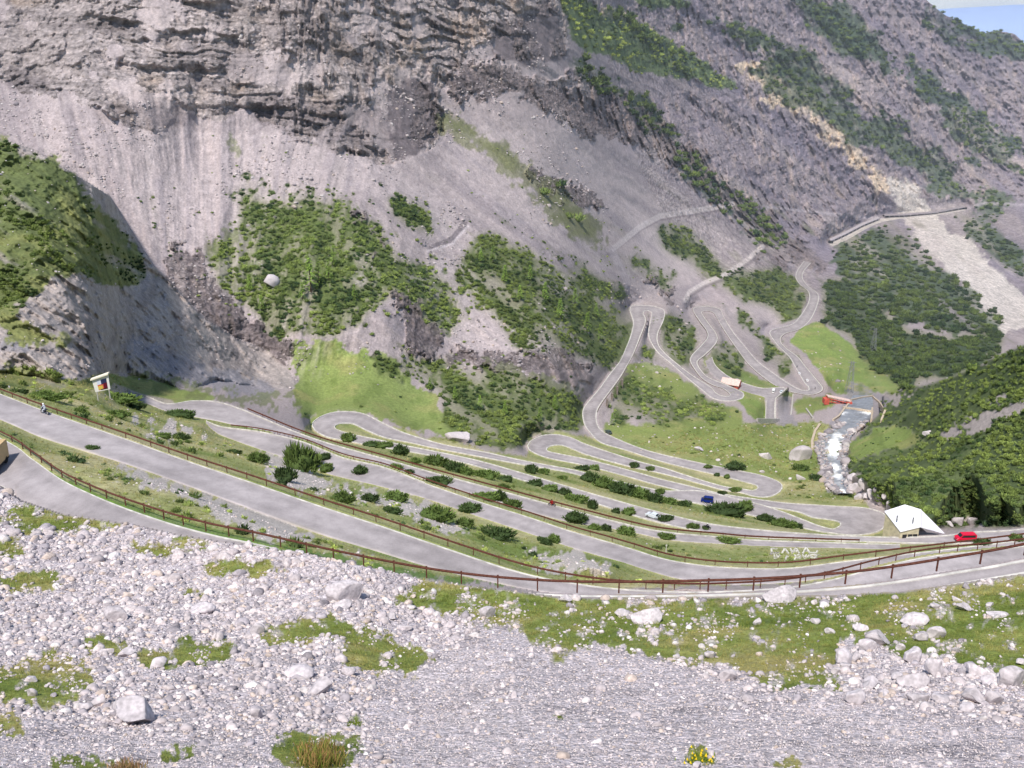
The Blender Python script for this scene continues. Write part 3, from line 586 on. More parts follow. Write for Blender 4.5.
def empty(name, loc=(0,0,0), rz=0, **k):
    o = bpy.data.objects.new(name, None); col.objects.link(o); o.location = loc; o.rotation_euler = (0,0,rz); o.empty_display_size = .5
    return fin(o, **k)
class MB:
    def __init__(s): s.v = []; s.f = []; 
    def quad(s, a, b, c_, d): n = len(s.v); s.v += [tuple(a), tuple(b), tuple(c_), tuple(d)]; s.f.append((n, n+1, n+2, n+3))
    def poly(s, pts): n = len(s.v); s.v += [tuple(p) for p in pts]; s.f.append(tuple(range(n, n+len(pts))))
    def box(s, cx, cy, cz, sx, sy, sz, R=None):
        n = len(s.v)
        for dx in (-.5, .5):
            for dy in (-.5, .5):
                for dz in (-.5, .5):
                    p = Vector((dx*sx, dy*sy, dz*sz))
                    if R: p = R @ p
                    s.v.append((cx+p.x, cy+p.y, cz+p.z))
        s.f += [(n+a, n+b, n+c_, n+d) for a, b, c_, d in ((0,1,3,2),(4,6,7,5),(0,4,5,1),(2,3,7,6),(0,2,6,4),(1,5,7,3))]
    def tube(s, p0, p1, r0, r1=None, n=6):
        r1 = r0 if r1 is None else r1; p0 = Vector(p0); p1 = Vector(p1); d = (p1-p0).normalized(); u = d.orthogonal().normalized(); w = d.cross(u); b = len(s.v)
        for p, r in ((p0, r0), (p1, r1)):
            for i in range(n):
                t = 2*math.pi*i/n; q = p+u*math.cos(t)*r+w*math.sin(t)*r; s.v.append(tuple(q))
        for i in range(n): j = (i+1) % n; s.f.append((b+i, b+j, b+n+j, b+n+i))
        s.f.append(tuple(b+i for i in range(n))[::-1]); s.f.append(tuple(b+n+i for i in range(n)))
    def loft(s, rings, cap=True):
        b = len(s.v); n = len(rings[0])
        for r in rings: s.v += [tuple(p) for p in r]
        for k in range(len(rings)-1):
            for i in range(n): j = (i+1) % n; s.f.append((b+k*n+i, b+k*n+j, b+(k+1)*n+j, b+(k+1)*n+i))
        if cap: s.f.append(tuple(b+i for i in range(n))[::-1]); s.f.append(tuple(b+(len(rings)-1)*n+i for i in range(n)))
    def build(s, name, mat, parent=None, smooth=False, colr=None):
        me = bpy.data.meshes.new(name); me.from_pydata(s.v, [], s.f); me.update(); me.materials.append(mat)
        if colr is not None:
            a = me.color_attributes.new('Col', 'FLOAT_COLOR', 'POINT'); cc = np.ones((len(s.v), 4), np.float32); cc[:, :3] = colr; a.data.foreach_set('color', cc.ravel())
        if smooth: me.polygons.foreach_set('use_smooth', np.ones(len(me.polygons), bool))
        o = bpy.data.objects.new(name, me); col.objects.link(o)
        if parent: o.parent = parent
        return o

# ------------------------------------------------------------------ terrain objects
idx = np.arange(H_*W_).reshape(H_, W_)
quads = np.stack([idx[1:, :-1], idx[1:, 1:], idx[:-1, 1:], idx[:-1, :-1]], -1)
Vf = V.reshape(-1, 3); Cf = Cv.reshape(-1, 3)
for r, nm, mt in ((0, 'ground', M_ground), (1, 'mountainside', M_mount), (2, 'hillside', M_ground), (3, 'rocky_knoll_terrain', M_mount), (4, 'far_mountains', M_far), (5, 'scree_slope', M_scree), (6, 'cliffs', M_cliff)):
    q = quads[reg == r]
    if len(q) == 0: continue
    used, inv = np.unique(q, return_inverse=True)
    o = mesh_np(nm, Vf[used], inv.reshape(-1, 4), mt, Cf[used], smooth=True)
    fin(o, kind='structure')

# distant ranges on the horizon, haze put into their pale blue colour
mb_v = []; mb_c = []
xs = np.linspace(300, 9000, 160); rows = []
for k, (Yr, zt) in enumerate(((9000, 1.0),)):
    top = 170+70*fbm(xs, xs*0, xs*0, 1600, 5, .5)
    rows = [np.stack([xs, xs*0+Yr-1500, xs*0-900], -1), np.stack([xs, xs*0+Yr-400, top*.4-100], -1), np.stack([xs, xs*0+Yr, top], -1), np.stack([xs, xs*0+Yr+2000, xs*0-900], -1)]
v = np.concatenate(rows); n = len(xs)
f = np.array([(k*n+i, k*n+i+1, (k+1)*n+i+1, (k+1)*n+i) for k in range(3) for i in range(n-1)])
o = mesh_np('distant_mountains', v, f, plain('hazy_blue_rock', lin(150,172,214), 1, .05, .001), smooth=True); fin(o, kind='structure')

mt_, nt_, b_ = newmat('hazy_sky'); nt_.nodes.remove(b_); em = N(nt_, 'ShaderNodeEmission'); tc_ = N(nt_, 'ShaderNodeNewGeometry'); mp = N(nt_, 'ShaderNodeMapping'); mp.inputs['Scale'].default_value = (.00012, .00012, .0008)
nz_ = N(nt_, 'ShaderNodeTexNoise'); nz_.inputs['Scale'].default_value = 1.5; nz_.inputs['Detail'].default_value = 6; rp = N(nt_, 'ShaderNodeValToRGB')
rp.color_ramp.elements[0].position = .42; rp.color_ramp.elements[0].color = (*lin(176,202,242), 1); rp.color_ramp.elements[1].position = .62; rp.color_ramp.elements[1].color = (*lin(226,236,250), 1)
nt_.links.new(tc_.outputs['Position'], mp.inputs['Vector']); nt_.links.new(mp.outputs[0], nz_.inputs['Vector']); nt_.links.new(nz_.outputs['Fac'], rp.inputs['Fac']); nt_.links.new(rp.outputs[0], em.inputs['Color']); nt_.links.new(em.outputs[0], nt_.nodes['Material Output'].inputs[0])
aa = np.radians(np.linspace(-50, 60, 60)); R_s = 22000; v = np.concatenate([np.stack([np.sin(aa)*R_s, np.cos(aa)*R_s, aa*0+z], -1) for z in (-3000, 0, 2500, 5000)]); n = len(aa)
o = mesh_np('sky', v, np.array([(k*n+i, k*n+i+1, (k+1)*n+i+1, (k+1)*n+i) for k in range(3) for i in range(n-1)]), mt_, smooth=True); fin(o, kind='structure')

# ------------------------------------------------------------------ roads
def road_mesh(key, name, mat, lines=(1, 1), lift=.02):
    S = RS[key]; A = []; B = []
    for s in S:
        ya = Yz(s[0], s[1], s[4]); yb = Yz(s[2], s[3], s[4])
        A.append(Vector(ptY(s[0], s[1], ya))); B.append(Vector(ptY(s[2], s[3], yb)))
    root = None
    mb = MB()
    K = [0, .04, .12, .22, .32, .42, .5, .58, .68, .78, .88, .96, 1]; T = [1.12, 1.0, .97, .90, .97, 1.02, 1.04, 1.02, .97, .90, .97, 1.02, 1.14]
    vv = np.array([[tuple(A[i]*(1-k)+B[i]*k) for k in K] for i in range(len(S))]); K2 = K; nk = len(K)+2
    d_ = vv[:, -1]-vv[:, 0]; d_ = d_/np.maximum(np.linalg.norm(d_, axis=1, keepdims=True), .01); lowA = vv[:, 0]-d_*.5-np.array([0, 0, .9]); lowB = vv[:, -1]+d_*.5-np.array([0, 0, .9]); vv = np.concatenate([lowA[:, None], vv, lowB[:, None]], 1); T = [1.0]+T+[1.0]
    wob = fbm(vv[..., 0], vv[..., 1], vv[..., 2], 9, 3)
    cc = np.array(T)[None, :, None]*(1+.10*wob[..., None])*(lin(157,150,151) if key != 'G1' else lin(190,182,176))
    verge = np.clip(wob*2-.2, 0, 1)*np.array([1, 1, .5, 0, 0, 0, 0, 0, 0, 0, 0, 0, .5, 1, 1])[None]; cc = cc*(1-verge[..., None]*.6)+lin(176,166,140)*verge[..., None]*.6
    if key == 'R2': cc = cc*(1+.32*sstep(790, 850, S[:, 0])*(1-sstep(945, 975, S[:, 0])))[:, None, None]
    iq = np.arange(len(S)*nk).reshape(len(S), nk); fq_ = np.stack([iq[:-1, :-1], iq[:-1, 1:], iq[1:, 1:], iq[1:, :-1]], -1).reshape(-1, 4)
    o = mesh_np(name, vv.reshape(-1, 3), fq_, mat, cc.reshape(-1, 3)); fin(o, kind='structure')
    for side, (E_, O_) in enumerate(((A, B), (B, A))):
        if not lines[side]: continue
        lb = MB(); 
        for i in range(len(S)-1):
            p, q = E_[i], E_[i+1]
            w0 = min(max(.26, p.length*.0010), .7); w1 = min(max(.26, q.length*.0010), .7)
            di0 = (O_[i]-p).normalized(); di1 = (O_[i+1]-q).normalized()
            h = .06 if p.length < 220 else .22
            up = Vector((0, 0, h))
            a, b, c_, d = p+up, p+di0*w0+up, q+di1*w1+up, q+up
            lb.quad(a, b, c_, d); lb.quad(p-up*3, a, d, q-up*3); lb.quad(p+di0*w0-up, q+di1*w1-up, c_, b)
        l = lb.build('edge_line', M_white, o)
    return A, B
EDG = {}
EDG['R1'] = road_mesh('R1', 'road', M_asph, (1, 1))
EDG['R2'] = road_mesh('R2', 'road', M_asph2, (1, 0))
EDG['R3'] = road_mesh('R3', 'road', M_asph, (1, 0))
EDG['R4'] = road_mesh('R4', 'road', M_asph, (1, 0))
EDG['R5'] = road_mesh('R5', 'road', M_asph2, (1, 1))
EDG['R11b'] = road_mesh('R11b', 'road', M_asph2, (1, 0))
EDG['G1'] = road_mesh('G1', 'road', M_asph, (0, 0))

# ------------------------------------------------------------------ world, sun
w = bpy.data.worlds.new('World'); sc.world = w; w.use_nodes = True; nt = w.node_tree
bg = nt.nodes['Background']; sky = nt.nodes.new('ShaderNodeTexSky'); sky.sky_type = 'NISHITA'; sky.sun_disc = False
EL, AZ = math.radians(57), math.radians(-158)    # azimuth from +Y clockwise
sky.sun_elevation = EL; sky.sun_rotation = AZ; sky.altitude = 2000; sky.dust_density = 0.6; sky.air_density = 1.2
nt.links.new(sky.outputs[0], bg.inputs[0]); bg.inputs[1].default_value = .15
sl = bpy.data.lights.new('sun', 'SUN'); sl.energy = 5.1; sl.angle = math.radians(4); sl.color = (1, .945, .87)
so = bpy.data.objects.new('sun', sl); col.objects.link(so)
sd = Vector((math.sin(AZ)*math.cos(EL), math.cos(AZ)*math.cos(EL), math.sin(EL)))
so.rotation_euler = sd.to_track_quat('Z', 'Y').to_euler()
sc.view_settings.view_transform = 'Standard'; sc.view_settings.look = 'None'; sc.view_settings.exposure = 0
#DETAILS
# ================================================================== DETAILS
# ------------------------------------------------------------------ scatter tools
def ico(sub=1):
    t = (1+5**.5)/2
    v = [(-1,t,0),(1,t,0),(-1,-t,0),(1,-t,0),(0,-1,t),(0,1,t),(0,-1,-t),(0,1,-t),(t,0,-1),(t,0,1),(-t,0,-1),(-t,0,1)]
    f = [(0,11,5),(0,5,1),(0,1,7),(0,7,10),(0,10,11),(1,5,9),(5,11,4),(11,10,2),(10,7,6),(7,1,8),(3,9,4),(3,4,2),(3,2,6),(3,6,8),(3,8,9),(4,9,5),(2,4,11),(6,2,10),(8,6,7),(9,8,1)]
    v = [np.array(p)/np.linalg.norm(p) for p in v]
    for _ in range(sub):
        mid = {}; nf = []
        def m_(a, b):
            k = (min(a, b), max(a, b))
            if k not in mid: p = v[a]+v[b]; v.append(p/np.linalg.norm(p)); mid[k] = len(v)-1
            return mid[k]
        for a, b, c_ in f:
            x, y, z = m_(a, b), m_(b, c_), m_(c_, a); nf += [(a, x, z), (b, y, x), (c_, z, y), (x, y, z)]
        f = nf
    return np.array(v), np.array(f)
def rock_tpl(seed, sub, rough=.28):
    r = np.random.default_rng(seed); v, f = ico(sub); v = v.copy()
    for _ in range(7):      # planar cuts make facets
        n = r.normal(size=3); n /= np.linalg.norm(n); d = r.uniform(.38, .8); q = v@n; k = q > d; v[k] -= np.outer(q[k]-d, n)
    o = r.random(3)*50
    v += (v*fbm(v[:, 0]+o[0], v[:, 1]+o[1], v[:, 2]+o[2], .9, 3, .55)[:, None])*rough
    return v*np.array([1, r.uniform(.7, 1), r.uniform(.6, .85)]), f
def scatter(name, tpls, pos, scl, mat, colr, tilt=.5, kindlabel=None, rz=None):
    """tpls: list (v,f,cmul or None); pos (n,3), scl (n,) or (n,3), colr (n,3)"""
    n = len(pos); VV = []; FF = []; CC = []; off = 0
    scl = np.asarray(scl); scl = np.repeat(scl[:, None], 3, 1) if scl.ndim == 1 else scl
    pick = rng.integers(0, len(tpls), n)
    for ti, tp in enumerate(tpls):
        k = np.where(pick == ti)[0]
        if len(k) == 0: continue
        v, f = tp[0], tp[1]; cm = tp[2] if len(tp) > 2 else np.ones((len(v), 3))
        a = rng.random(len(k))*2*np.pi; b = (rng.random(len(k))-.5)*2*tilt
        ca, sa, cb, sb = np.cos(a), np.sin(a), np.cos(b), np.sin(b)
        x = v[None, :, 0]*scl[k, 0][:, None]; y = v[None, :, 1]*scl[k, 1][:, None]; z = v[None, :, 2]*scl[k, 2][:, None]
        y, z = y*cb[:, None]-z*sb[:, None], y*sb[:, None]+z*cb[:, None]
        x, y = x*ca[:, None]-y*sa[:, None], x*sa[:, None]+y*ca[:, None]
        P = np.stack([x, y, z], -1)+pos[k][:, None, :]
        VV.append(P.reshape(-1, 3)); FF.append((f[None]+(np.arange(len(k))*len(v))[:, None, None]+off).reshape(-1, f.shape[1])); off += len(k)*len(v)
        CC.append((colr[k][:, None, :]*cm[None]).reshape(-1, 3))
    o = mesh_np(name, np.concatenate(VV), np.concatenate(FF), mat, np.concatenate(CC))
    return o
def pick_px(M, n):
    p = M.ravel().astype(float); p = np.where((PX.ravel() > -60) & (PX.ravel() < 1084) & (PY.ravel() > -40) & (PY.ravel() < 850), p, 0)
    cs = np.cumsum(p); r = rng.random(n)*cs[-1]; i = np.searchsorted(cs, r)
    return i % PX.shape[1], i // PX.shape[1]
def world(ixx, iyy, jit=True):
    # point on the finished (displaced) terrain
    return np.stack([XD[iyy, ixx], YD[iyy, ixx], ZD[iyy, ixx]], -1)
def ground(px, py):
    ixx = int(round(px))-GX0; iyy = int(round(py))-GY0
    return Vector((XD[iyy, ixx], YD[iyy, ixx], ZD[iyy, ixx]))

# ------------------------------------------------------------------ foliage templates
def pine_tpl(seed, shoots, core_sub=1, hgt=.75, blade=.26, w=.07):
    r = np.random.default_rng(seed); v, f = ico(core_sub); v = v.copy()
    n_ = fbm(v[:, 0]*1.0+seed, v[:, 1], v[:, 2], .7, 2)
    v = v*(.80+.35*n_[:, None])*np.array([.5, .5, hgt*.5]); v[:, 2] += hgt*.38; v[:, 2] = np.maximum(v[:, 2], -.1)
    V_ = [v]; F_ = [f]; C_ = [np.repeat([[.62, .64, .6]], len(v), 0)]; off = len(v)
    for i in range(shoots):
        d = r.normal(size=3); d[2] = abs(d[2])*1.1-.15; d /= np.linalg.norm(d)
        lump = .82+.3*float(vnoise(np.array([d[0]*2.1+seed]), np.array([d[1]*2.1]), np.array([d[2]*2.1]))[0])
        p = d*np.array([.5, .5, hgt*.62])*lump*r.uniform(.75, 1.03); p[2] += hgt*.25
        up = d*.55+np.array([0, 0, .8])+r.normal(size=3)*.25; up /= np.linalg.norm(up); L_ = blade*r.uniform(.6, 1.3)
        a = np.cross(up, r.normal(size=3)); a /= np.linalg.norm(a); ww = w*r.uniform(.7, 1.4)
        V_.append(np.array([p-a*ww, p+a*ww, p+up*L_])); F_.append(np.array([[0, 1, 2]])+off); off += 3
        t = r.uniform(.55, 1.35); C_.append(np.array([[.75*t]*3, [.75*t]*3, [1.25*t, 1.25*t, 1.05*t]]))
    return np.concatenate(V_), np.concatenate(F_), np.concatenate(C_)
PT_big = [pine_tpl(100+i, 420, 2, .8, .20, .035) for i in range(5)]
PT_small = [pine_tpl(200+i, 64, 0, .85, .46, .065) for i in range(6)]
c_pine = lin(78,94,50); c_pine2 = lin(132,140,78); c_pdark = lin(50,66,42)
def pcols(n, P, lightk=.5):
    t = np.clip(.5+1.4*fbm(P[:, 0], P[:, 1], P[:, 2], 22, 4, .6)+rng.normal(size=n)*.2, 0, 1)[:, None]
    return (c_pdark*(1-t)+c_pine2*t*lightk+c_pine*t*(1-lightk))*rng.uniform(.75, 1.25, (n, 1))*1.95
THLAB = {
 'a': 'dense dark green mountain pine thicket on the pale scree left of centre',
 'b': 'mountain pine thicket behind the bright meadow and the upper left hairpin',
 'c': 'mountain pine thicket on the scree just left of the tall hairpin',
 'd': 'dark thicket in the meadow bowl below the tall hairpin road',
 'e': 'small thicket between the two middle hairpins',
 'f': 'thicket beside the long straight road of the far switchbacks',
 'g': 'two dark thickets on the far scree above the switchbacks',
 'h': 'thin broken strips of shrubs on the bare scree slope',
 'i': 'dark green pine wood filling the far valley floor'}
for k, m in thm.items():
    rad = {'i': 2.9, 'g': 2.1, 'f': 1.8, 'e': 1.6, 'd': 1.3}.get(k, 1.15)
    m2 = m*(roadmask == 0)*(nr < .25)
    if k in ('a', 'c', 'h', 'b'): m2 = m2+.09*sstep(.02, .5, blur(m, 16))*(1-m)*(nr < .05)*(PY < 400)*(1-sstep(.2, .5, blur(gm, 2)))
    Ym = float((YB*m2).sum()/m2.sum()); wpx = 2*rad/Ym*1000
    n = int(m2.sum()/(wpx*wpx*(.34 if k != 'i' else .2))); n = min(n, 6000)
    a, b = pick_px(m2, n); P = world(a, b); S_ = rad*2*rng.uniform(.45, 1.25, n)
    P[:, 2] -= .25
    cc = pcols(n, P, .45 if k != 'i' else .1)*(1 if k != 'i' else .8)
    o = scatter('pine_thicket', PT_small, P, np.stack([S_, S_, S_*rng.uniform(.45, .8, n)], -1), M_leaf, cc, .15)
    fin(o, THLAB[k], 'shrubs', kind='stuff')
# knoll shrubs, right hill shrubs, far greens
def thicket(M, rad, nmax, lab, light=.5, mul=1., fill=.34):
    M = M*(nr < .2); Ym = float((YB*M).sum()/M.sum()); wpx = 2*rad/Ym*1000; n = min(int(M.sum()/(wpx*wpx*fill)), nmax)
    a, b = pick_px(M, n); P = world(a, b); S_ = rad*2*rng.uniform(.45, 1.25, n); P[:, 2] -= .2
    o = scatter('pine_thicket', PT_small, P, np.stack([S_, S_, S_*rng.uniform(.45, .8, n)], -1), M_leaf, pcols(n, P, light)*mul, .15)
    return fin(o, lab, 'shrubs', kind='stuff')
kn = kg*kmf*sstep(-.12, .22, fbm(XB, YB, ZB, 16, 4, .6))
thicket(kn*sstep(-.3, .1, fbm(PY-.6*PX, (PX+PY)*.3, PX*0, 14, 4, .6)), .75, 2600, 'low shrubs and heath on the grassy knoll at the left edge', .4, .82)
thicket(hg*sstep(-.55, -.15, fbm(XB, YB, ZB, 20, 4, .6)), 1.05, 9500, 'dense pine scrub covering the hillside on the right', .35, .95)
for k, p in FARG.items():
    pass
    stk = sstep(-.6, -.1, streak2+.5*pnoise(9, 3)) if k != 'j' else .15+.85*sstep(-.35, 0, streak2); M = mask(p, 3, .8, 14, 50+list(FARG).index(k), 6)*stk*(YB < 2400)*(.3 if k == 'm' else 1)
    thicket(M, 4.5 if k != 'j' else 3.6, (2500 if k != 'j' else 4000), {'n': 'diagonal scrub strips across the far rock wall', 'm': 'thin green scrub on the pale scree right of the big cliff', 'j': 'scrub on the far valley slope below the gallery road', 'k': 'green scrub bands high on the far mountainside', 'l': 'dark scrub bands on the distant ridge at upper right'}[k], .25, .9, .7 if k != 'j' else .3)
thicket(gtop*(YB < 1800), 2.6, 1200, 'bright scrub on the green shoulder at the top centre', .9, 1.15, 1.0)
sm = sg*(1-thall)*(nr < .1)*(YB < 1000)+mids*.015*(YB < 800)
thicket(sm, .8, 1500, 'scattered small shrubs dotting the scree slope', .6, 1.0, 1.6)
gsc = gm3*sstep(.05, .4, tn)*.25+gm5*.1+GR*(PY > 395)*(PY < 470)*.03
thicket(gsc*(rb < .3), .7, 900, 'low scrub scattered over the valley meadow', .5, 1., 1.2)

thicket(terr*(nr < .1)*sstep(.12, .35, pnoise(18, 4, .6, 4))*(PY < 570)*(1-gravel), .75, 420, 'dark low pine scrub sprinkled along the banks between the roads', .3, .9, 1.6)
thicket(terr*(nr < .12)*sstep(.1, .35, pnoise(12, 4, .65, 1))*(PY < 600), .42, 2600, 'low weeds and scrub roughening the banks between the roads', .9, 1.2, 1.3)
# ------------------------------------------------------------------ single mountain pines on the banks between the roads
SH = [ # x, y(base), width px, height px, bank
 (3,388,9,5,0),(45,399,40,13,0),(22,393,14,6,0),(80,412,15,7,0),(92,449,14,6,1),(118,401,40,13,0),(135,408,18,11,0),(117,417,22,11,0),(181,417,32,11,0),(163,439,18,8,0),(180,439,20,9,0),(188,444,7,4,0),(234,454,18,6,0),(257,463,19,14,0),
 (262,462,14,13,0),(300,470,34,40,0),(285,480,20,22,0),(309,468,22,26,0),(325,459,12,9,0),(327,471,13,12,0),(360,473,15,11,0),(342,502,25,16,0),(370,502,20,11,0),(396,500,27,14,0),(392,513,20,10,0),
 (396,469,13,8,2),(409,473,9,6,2),(348,441,13,13,3),(372,447,18,9,3),(385,447,18,8,3),(400,455,17,15,3),(415,463,12,8,3),(428,462,9,8,3),
 (436,466,27,15,3),(455,472,22,15,3),(466,475,14,12,3),(438,485,25,14,2),(484,478,26,13,3),(505,481,16,9,3),(484,500,33,12,2),(500,500,13,15,2),(435,519,37,21,0),(470,511,25,12,0),(465,526,20,12,0),(497,537,35,17,0),(512,508,18,14,2),
 (531,473,12,14,4),(543,474,12,9,4),(535,486,17,10,3),(550,491,17,10,3),(564,495,15,10,3),(503,488,14,6,3),(546,544,14,9,5),(554,542,13,12,5),(541,541,9,7,5),(576,502,23,12,3),(592,509,10,16,3),(562,479,10,6,4),
 (582,470,17,7,4),(594,470,12,8,4),(590,482,21,14,4),(604,488,22,16,4),(622,494,28,17,4),(640,498,21,15,4),(654,502,16,15,4),(668,504,15,10,4),(684,506,14,9,4),(660,493,9,7,4),(616,513,9,8,3),(629,514,14,10,3),(575,521,24,14,2),(594,530,14,9,2),(606,531,12,10,2),(626,535,20,13,2),
 (665,520,17,8,3),(666,538,17,8,2),(634,467,9,8,6),(650,470,8,6,6),(726,515,40,19,4),(745,509,17,13,4),(765,521,20,10,4),(782,527,27,12,4),(795,528,16,9,4),(693,528,15,7,3),(706,529,8,5,3),(728,542,23,8,2),(722,494,9,5,4),(735,491,12,6,6),(717,476,6,5,6),(727,478,6,6,6),(735,469,20,11,7),(708,468,9,5,7),(982,544,21,8,5),(1016,540,15,9,5),(815,480,12,9,7),(800,470,16,9,7),(851,497,6,4,7),(665,547,8,4,5)]
BANK = ['on the wide grass bank between the second and third roads', 'on the narrow strip between the two nearest roads', 'beside the rail between the third and fourth roads', 'on the grass strip above the fourth road', 'on the bank between the middle hairpin roads', 'on the verge of the lower right road', 'on the island of the centre hairpin', 'on the valley meadow beyond the hairpins']
big_lab = {(300,470): 'tallest shaggy mountain pine left of centre beside the fourth road', (285,480): 'mountain pine at the lower left foot of the tallest pine', (309,468): 'mountain pine touching the right side of the tallest pine',
 (726,515): 'wide dark mountain pine just below the blue car', (435,519): 'broad mountain pine on the bank above the second rail', (118,401): 'wide dark pine scrub just below the picture board', (45,399): 'long low pine bush above the road near the motorcyclist', (497,537): 'low spreading mountain pine near the lower rail at centre', (181,417): 'flat dark pine bush in front of the upper left bend', (622,494): 'widest mountain pine on the central bank between hairpin roads', (982,544): 'low green bush in front of the red van'}
shm = []
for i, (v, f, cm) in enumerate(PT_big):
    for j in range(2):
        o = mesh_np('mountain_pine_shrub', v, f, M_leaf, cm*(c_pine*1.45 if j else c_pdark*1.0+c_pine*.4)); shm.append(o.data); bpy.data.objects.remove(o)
for i, (x, y, wp, hp, bk) in enumerate(SH):
    p = ground(x, y); W = wp/1000*p.y/.94; Hh = hp/1000*p.y*.9
    o = bpy.data.objects.new('mountain_pine_shrub', shm[i % len(shm)]); col.objects.link(o)
    o.location = (p.x, p.y, p.z-.15*Hh); o.rotation_euler = (0, 0, random.random()*.5-.25); o.scale = (W*1.12, min(W, Hh*1.6)*1.1, Hh*1.3)
    size = 'small' if wp < 12 else ('medium' if wp < 20 else 'large')
    fin(o, big_lab.get((x, y), f'{size} dark green mountain pine {BANK[bk]}'), 'shrub', f'{size} mountain pines {BANK[bk]}' if (x, y) not in big_lab else 'mountain pine shrubs on the banks')

# larches
lar_m = []
for i in range(3):
    r = np.random.default_rng(400+i); V_ = []; F_ = []; C_ = []; off = 0
    for k in range(420):
        h = r.uniform(.08, 1)**.9; rad = .20*(1-h)*1.05+.012; a = r.random()*6.283; q = rad*r.uniform(.3, 1.05)
        p = np.array([math.cos(a)*q, math.sin(a)*q, h]); d = np.array([math.cos(a), math.sin(a), -.15+r.normal()*.3]); t = np.cross(d, [0, 0, 1.]); t /= np.linalg.norm(t)
        L_ = .07*r.uniform(.6, 1.3); V_.append(np.array([p-t*.018, p+t*.018, p+d*L_])); F_.append([off, off+1, off+2]); off += 3; z = r.uniform(.6, 1.3); C_.append(np.array([[z]*3]*2+[[z*1.3]*3]))
    o = mesh_np('crown', np.concatenate(V_), np.array(F_), M_leaf, np.concatenate(C_)*lin(112,136,60)*1.3); lar_m.append(o.data); bpy.data.objects.remove(o)
M_bark = plain('larch_bark', lin(92,76,64), .95, .25, 4)
tb = MB(); tb.tube((0,0,-.05), (0,0,.5), .022, .014); tb.tube((0,0,.5), (0,0,.97), .014, .004); to = tb.build('trunk', M_bark); trunk_m = to.data; bpy.data.objects.remove(to)
LAR = [(311,292,34),(319,286,24),(334,266,20),(329,280,20),(303,300,18),(587,332,20),(545,300,18),(560,318,20),(575,305,17),(600,340,16),(493,262,16),(505,282,17),(520,300,15),(481,262,14),(355,300,16),(250,290,15),(262,310,15),(612,425,13),(596,318,15),(530,280,15),(455,400,14),(480,408,14),(505,415,15),(540,420,14),(430,390,13),(555,410,15)]
for i, (x, y, hp) in enumerate(LAR):
    p = ground(x, y); Hh = hp/1000*p.y/.95
    e = empty('larch_tree', p, random.random()*6); e.scale = (Hh*1.15, Hh*1.15, Hh)
    for nm, me in (('trunk', trunk_m), ('crown', lar_m[i % 3])):
        o = bpy.data.objects.new(nm, me); col.objects.link(o); o.parent = e
    if i == 0: fin(e, 'tallest pale green larch in the thicket left of centre', 'tree', 'larches standing in the thickets')
    else:
        wh = 'in the big thicket on the left scree' if (x < 400 and y < 350) else ('in the low thicket behind the bright meadow' if y > 380 else 'in the thicket left of the tall hairpin')
        fin(e, 'pale green young larch '+wh, 'tree', 'young larches '+wh)

# ------------------------------------------------------------------ stones
R0 = [rock_tpl(i, 0, .35) for i in range(8)]; R1_ = [rock_tpl(20+i, 1, .3) for i in range(8)]; R2_ = [rock_tpl(40+i, 3, .22) for i in range(9)]
def scols(n):
    base = np.array([lin(202,191,190), lin(186,176,177), lin(170,162,166), lin(196,180,170), lin(216,208,206), lin(148,141,145)])[rng.choice(6, n, p=[.3,.24,.16,.1,.12,.08])]
    return base*rng.uniform(.8, 1.12, (n, 1))
fgs = fg*(1-fgg)*(nr < .35)
finefan = mask([[(430,650),(500,628),(545,640),(600,645),(650,660),(700,672),(745,682),(790,700),(1060,730),(1060,860),(380,860),(400,760),(360,720),(375,690)],[(-60,700),(-60,860),(330,860),(330,740),(200,735),(100,730)]], 4, .4, 14, 90)
coarse = fgs*(1-finefan*.9)
a, b = pick_px(coarse*sstep(-.3, .3, fbm(XB, YB, ZB, 4, 3)+.35), 15000); P = world(a, b); Y_ = P[:, 1]
S_ = (rng.lognormal(0, .5, len(a))*2.7).clip(1.2, 10)/1000*Y_
P[:, 2] += S_*.05; o = scatter('scree_stones', [(v, f) for v, f in R1_], P, S_, M_stone, scols(len(a))*1.02, .5); fin(o, 'pale grey angular stones covering the foreground slope', 'stones', kind='stuff')
a, b = pick_px(fgs*(.6+.8*finefan), 76000); P = world(a, b); S_ = (rng.lognormal(0, .35, len(a))*(1.45-.35*finefan[b, a])).clip(.7, 3.2)/1000*P[:, 1]
P[:, 2] += S_*.2; o = scatter('scree_gravel', [(v, f) for v, f in R0], P, S_, M_stone, scols(len(a))*.98, .6); fin(o, 'fine pale gravel between the larger stones of the foreground slope', 'gravel', kind='stuff')
wst = fg*fgg*sstep(.0, .35, pnoise(24, 4, .6, 3)+.12*(PX < 720)); a, b = pick_px(wst*(nr < .1), 2000); P = world(a, b); S_ = (rng.lognormal(0, .5, len(a))*1.5).clip(.8, 5)/1000*P[:, 1]
P[:, 2] += S_*.25; o = scatter('loose_stones', [(v, f) for v, f in R1_], P, S_, M_stone, scols(len(a))*1.08, .5); fin(o, 'white stones scattered over the foreground grass', 'stones', kind='stuff')
tst = terr*(nr < .08)*(.25+gravel*2.5)+(gm3+gm4*.4)*.12+kmf*.1+rb*1.2*(PY > 430); a, b = pick_px(tst, 2600); P = world(a, b); S_ = (rng.lognormal(0, .45, len(a))*.75).clip(.4, 2.4)/1000*P[:, 1]
P[:, 2] += S_*.2; o = scatter('bank_stones', [(v, f) for v, f in R1_], P, S_, M_stone, scols(len(a)), .5); fin(o, 'small pale stones on the road banks and the stream bed', 'stones', kind='stuff')
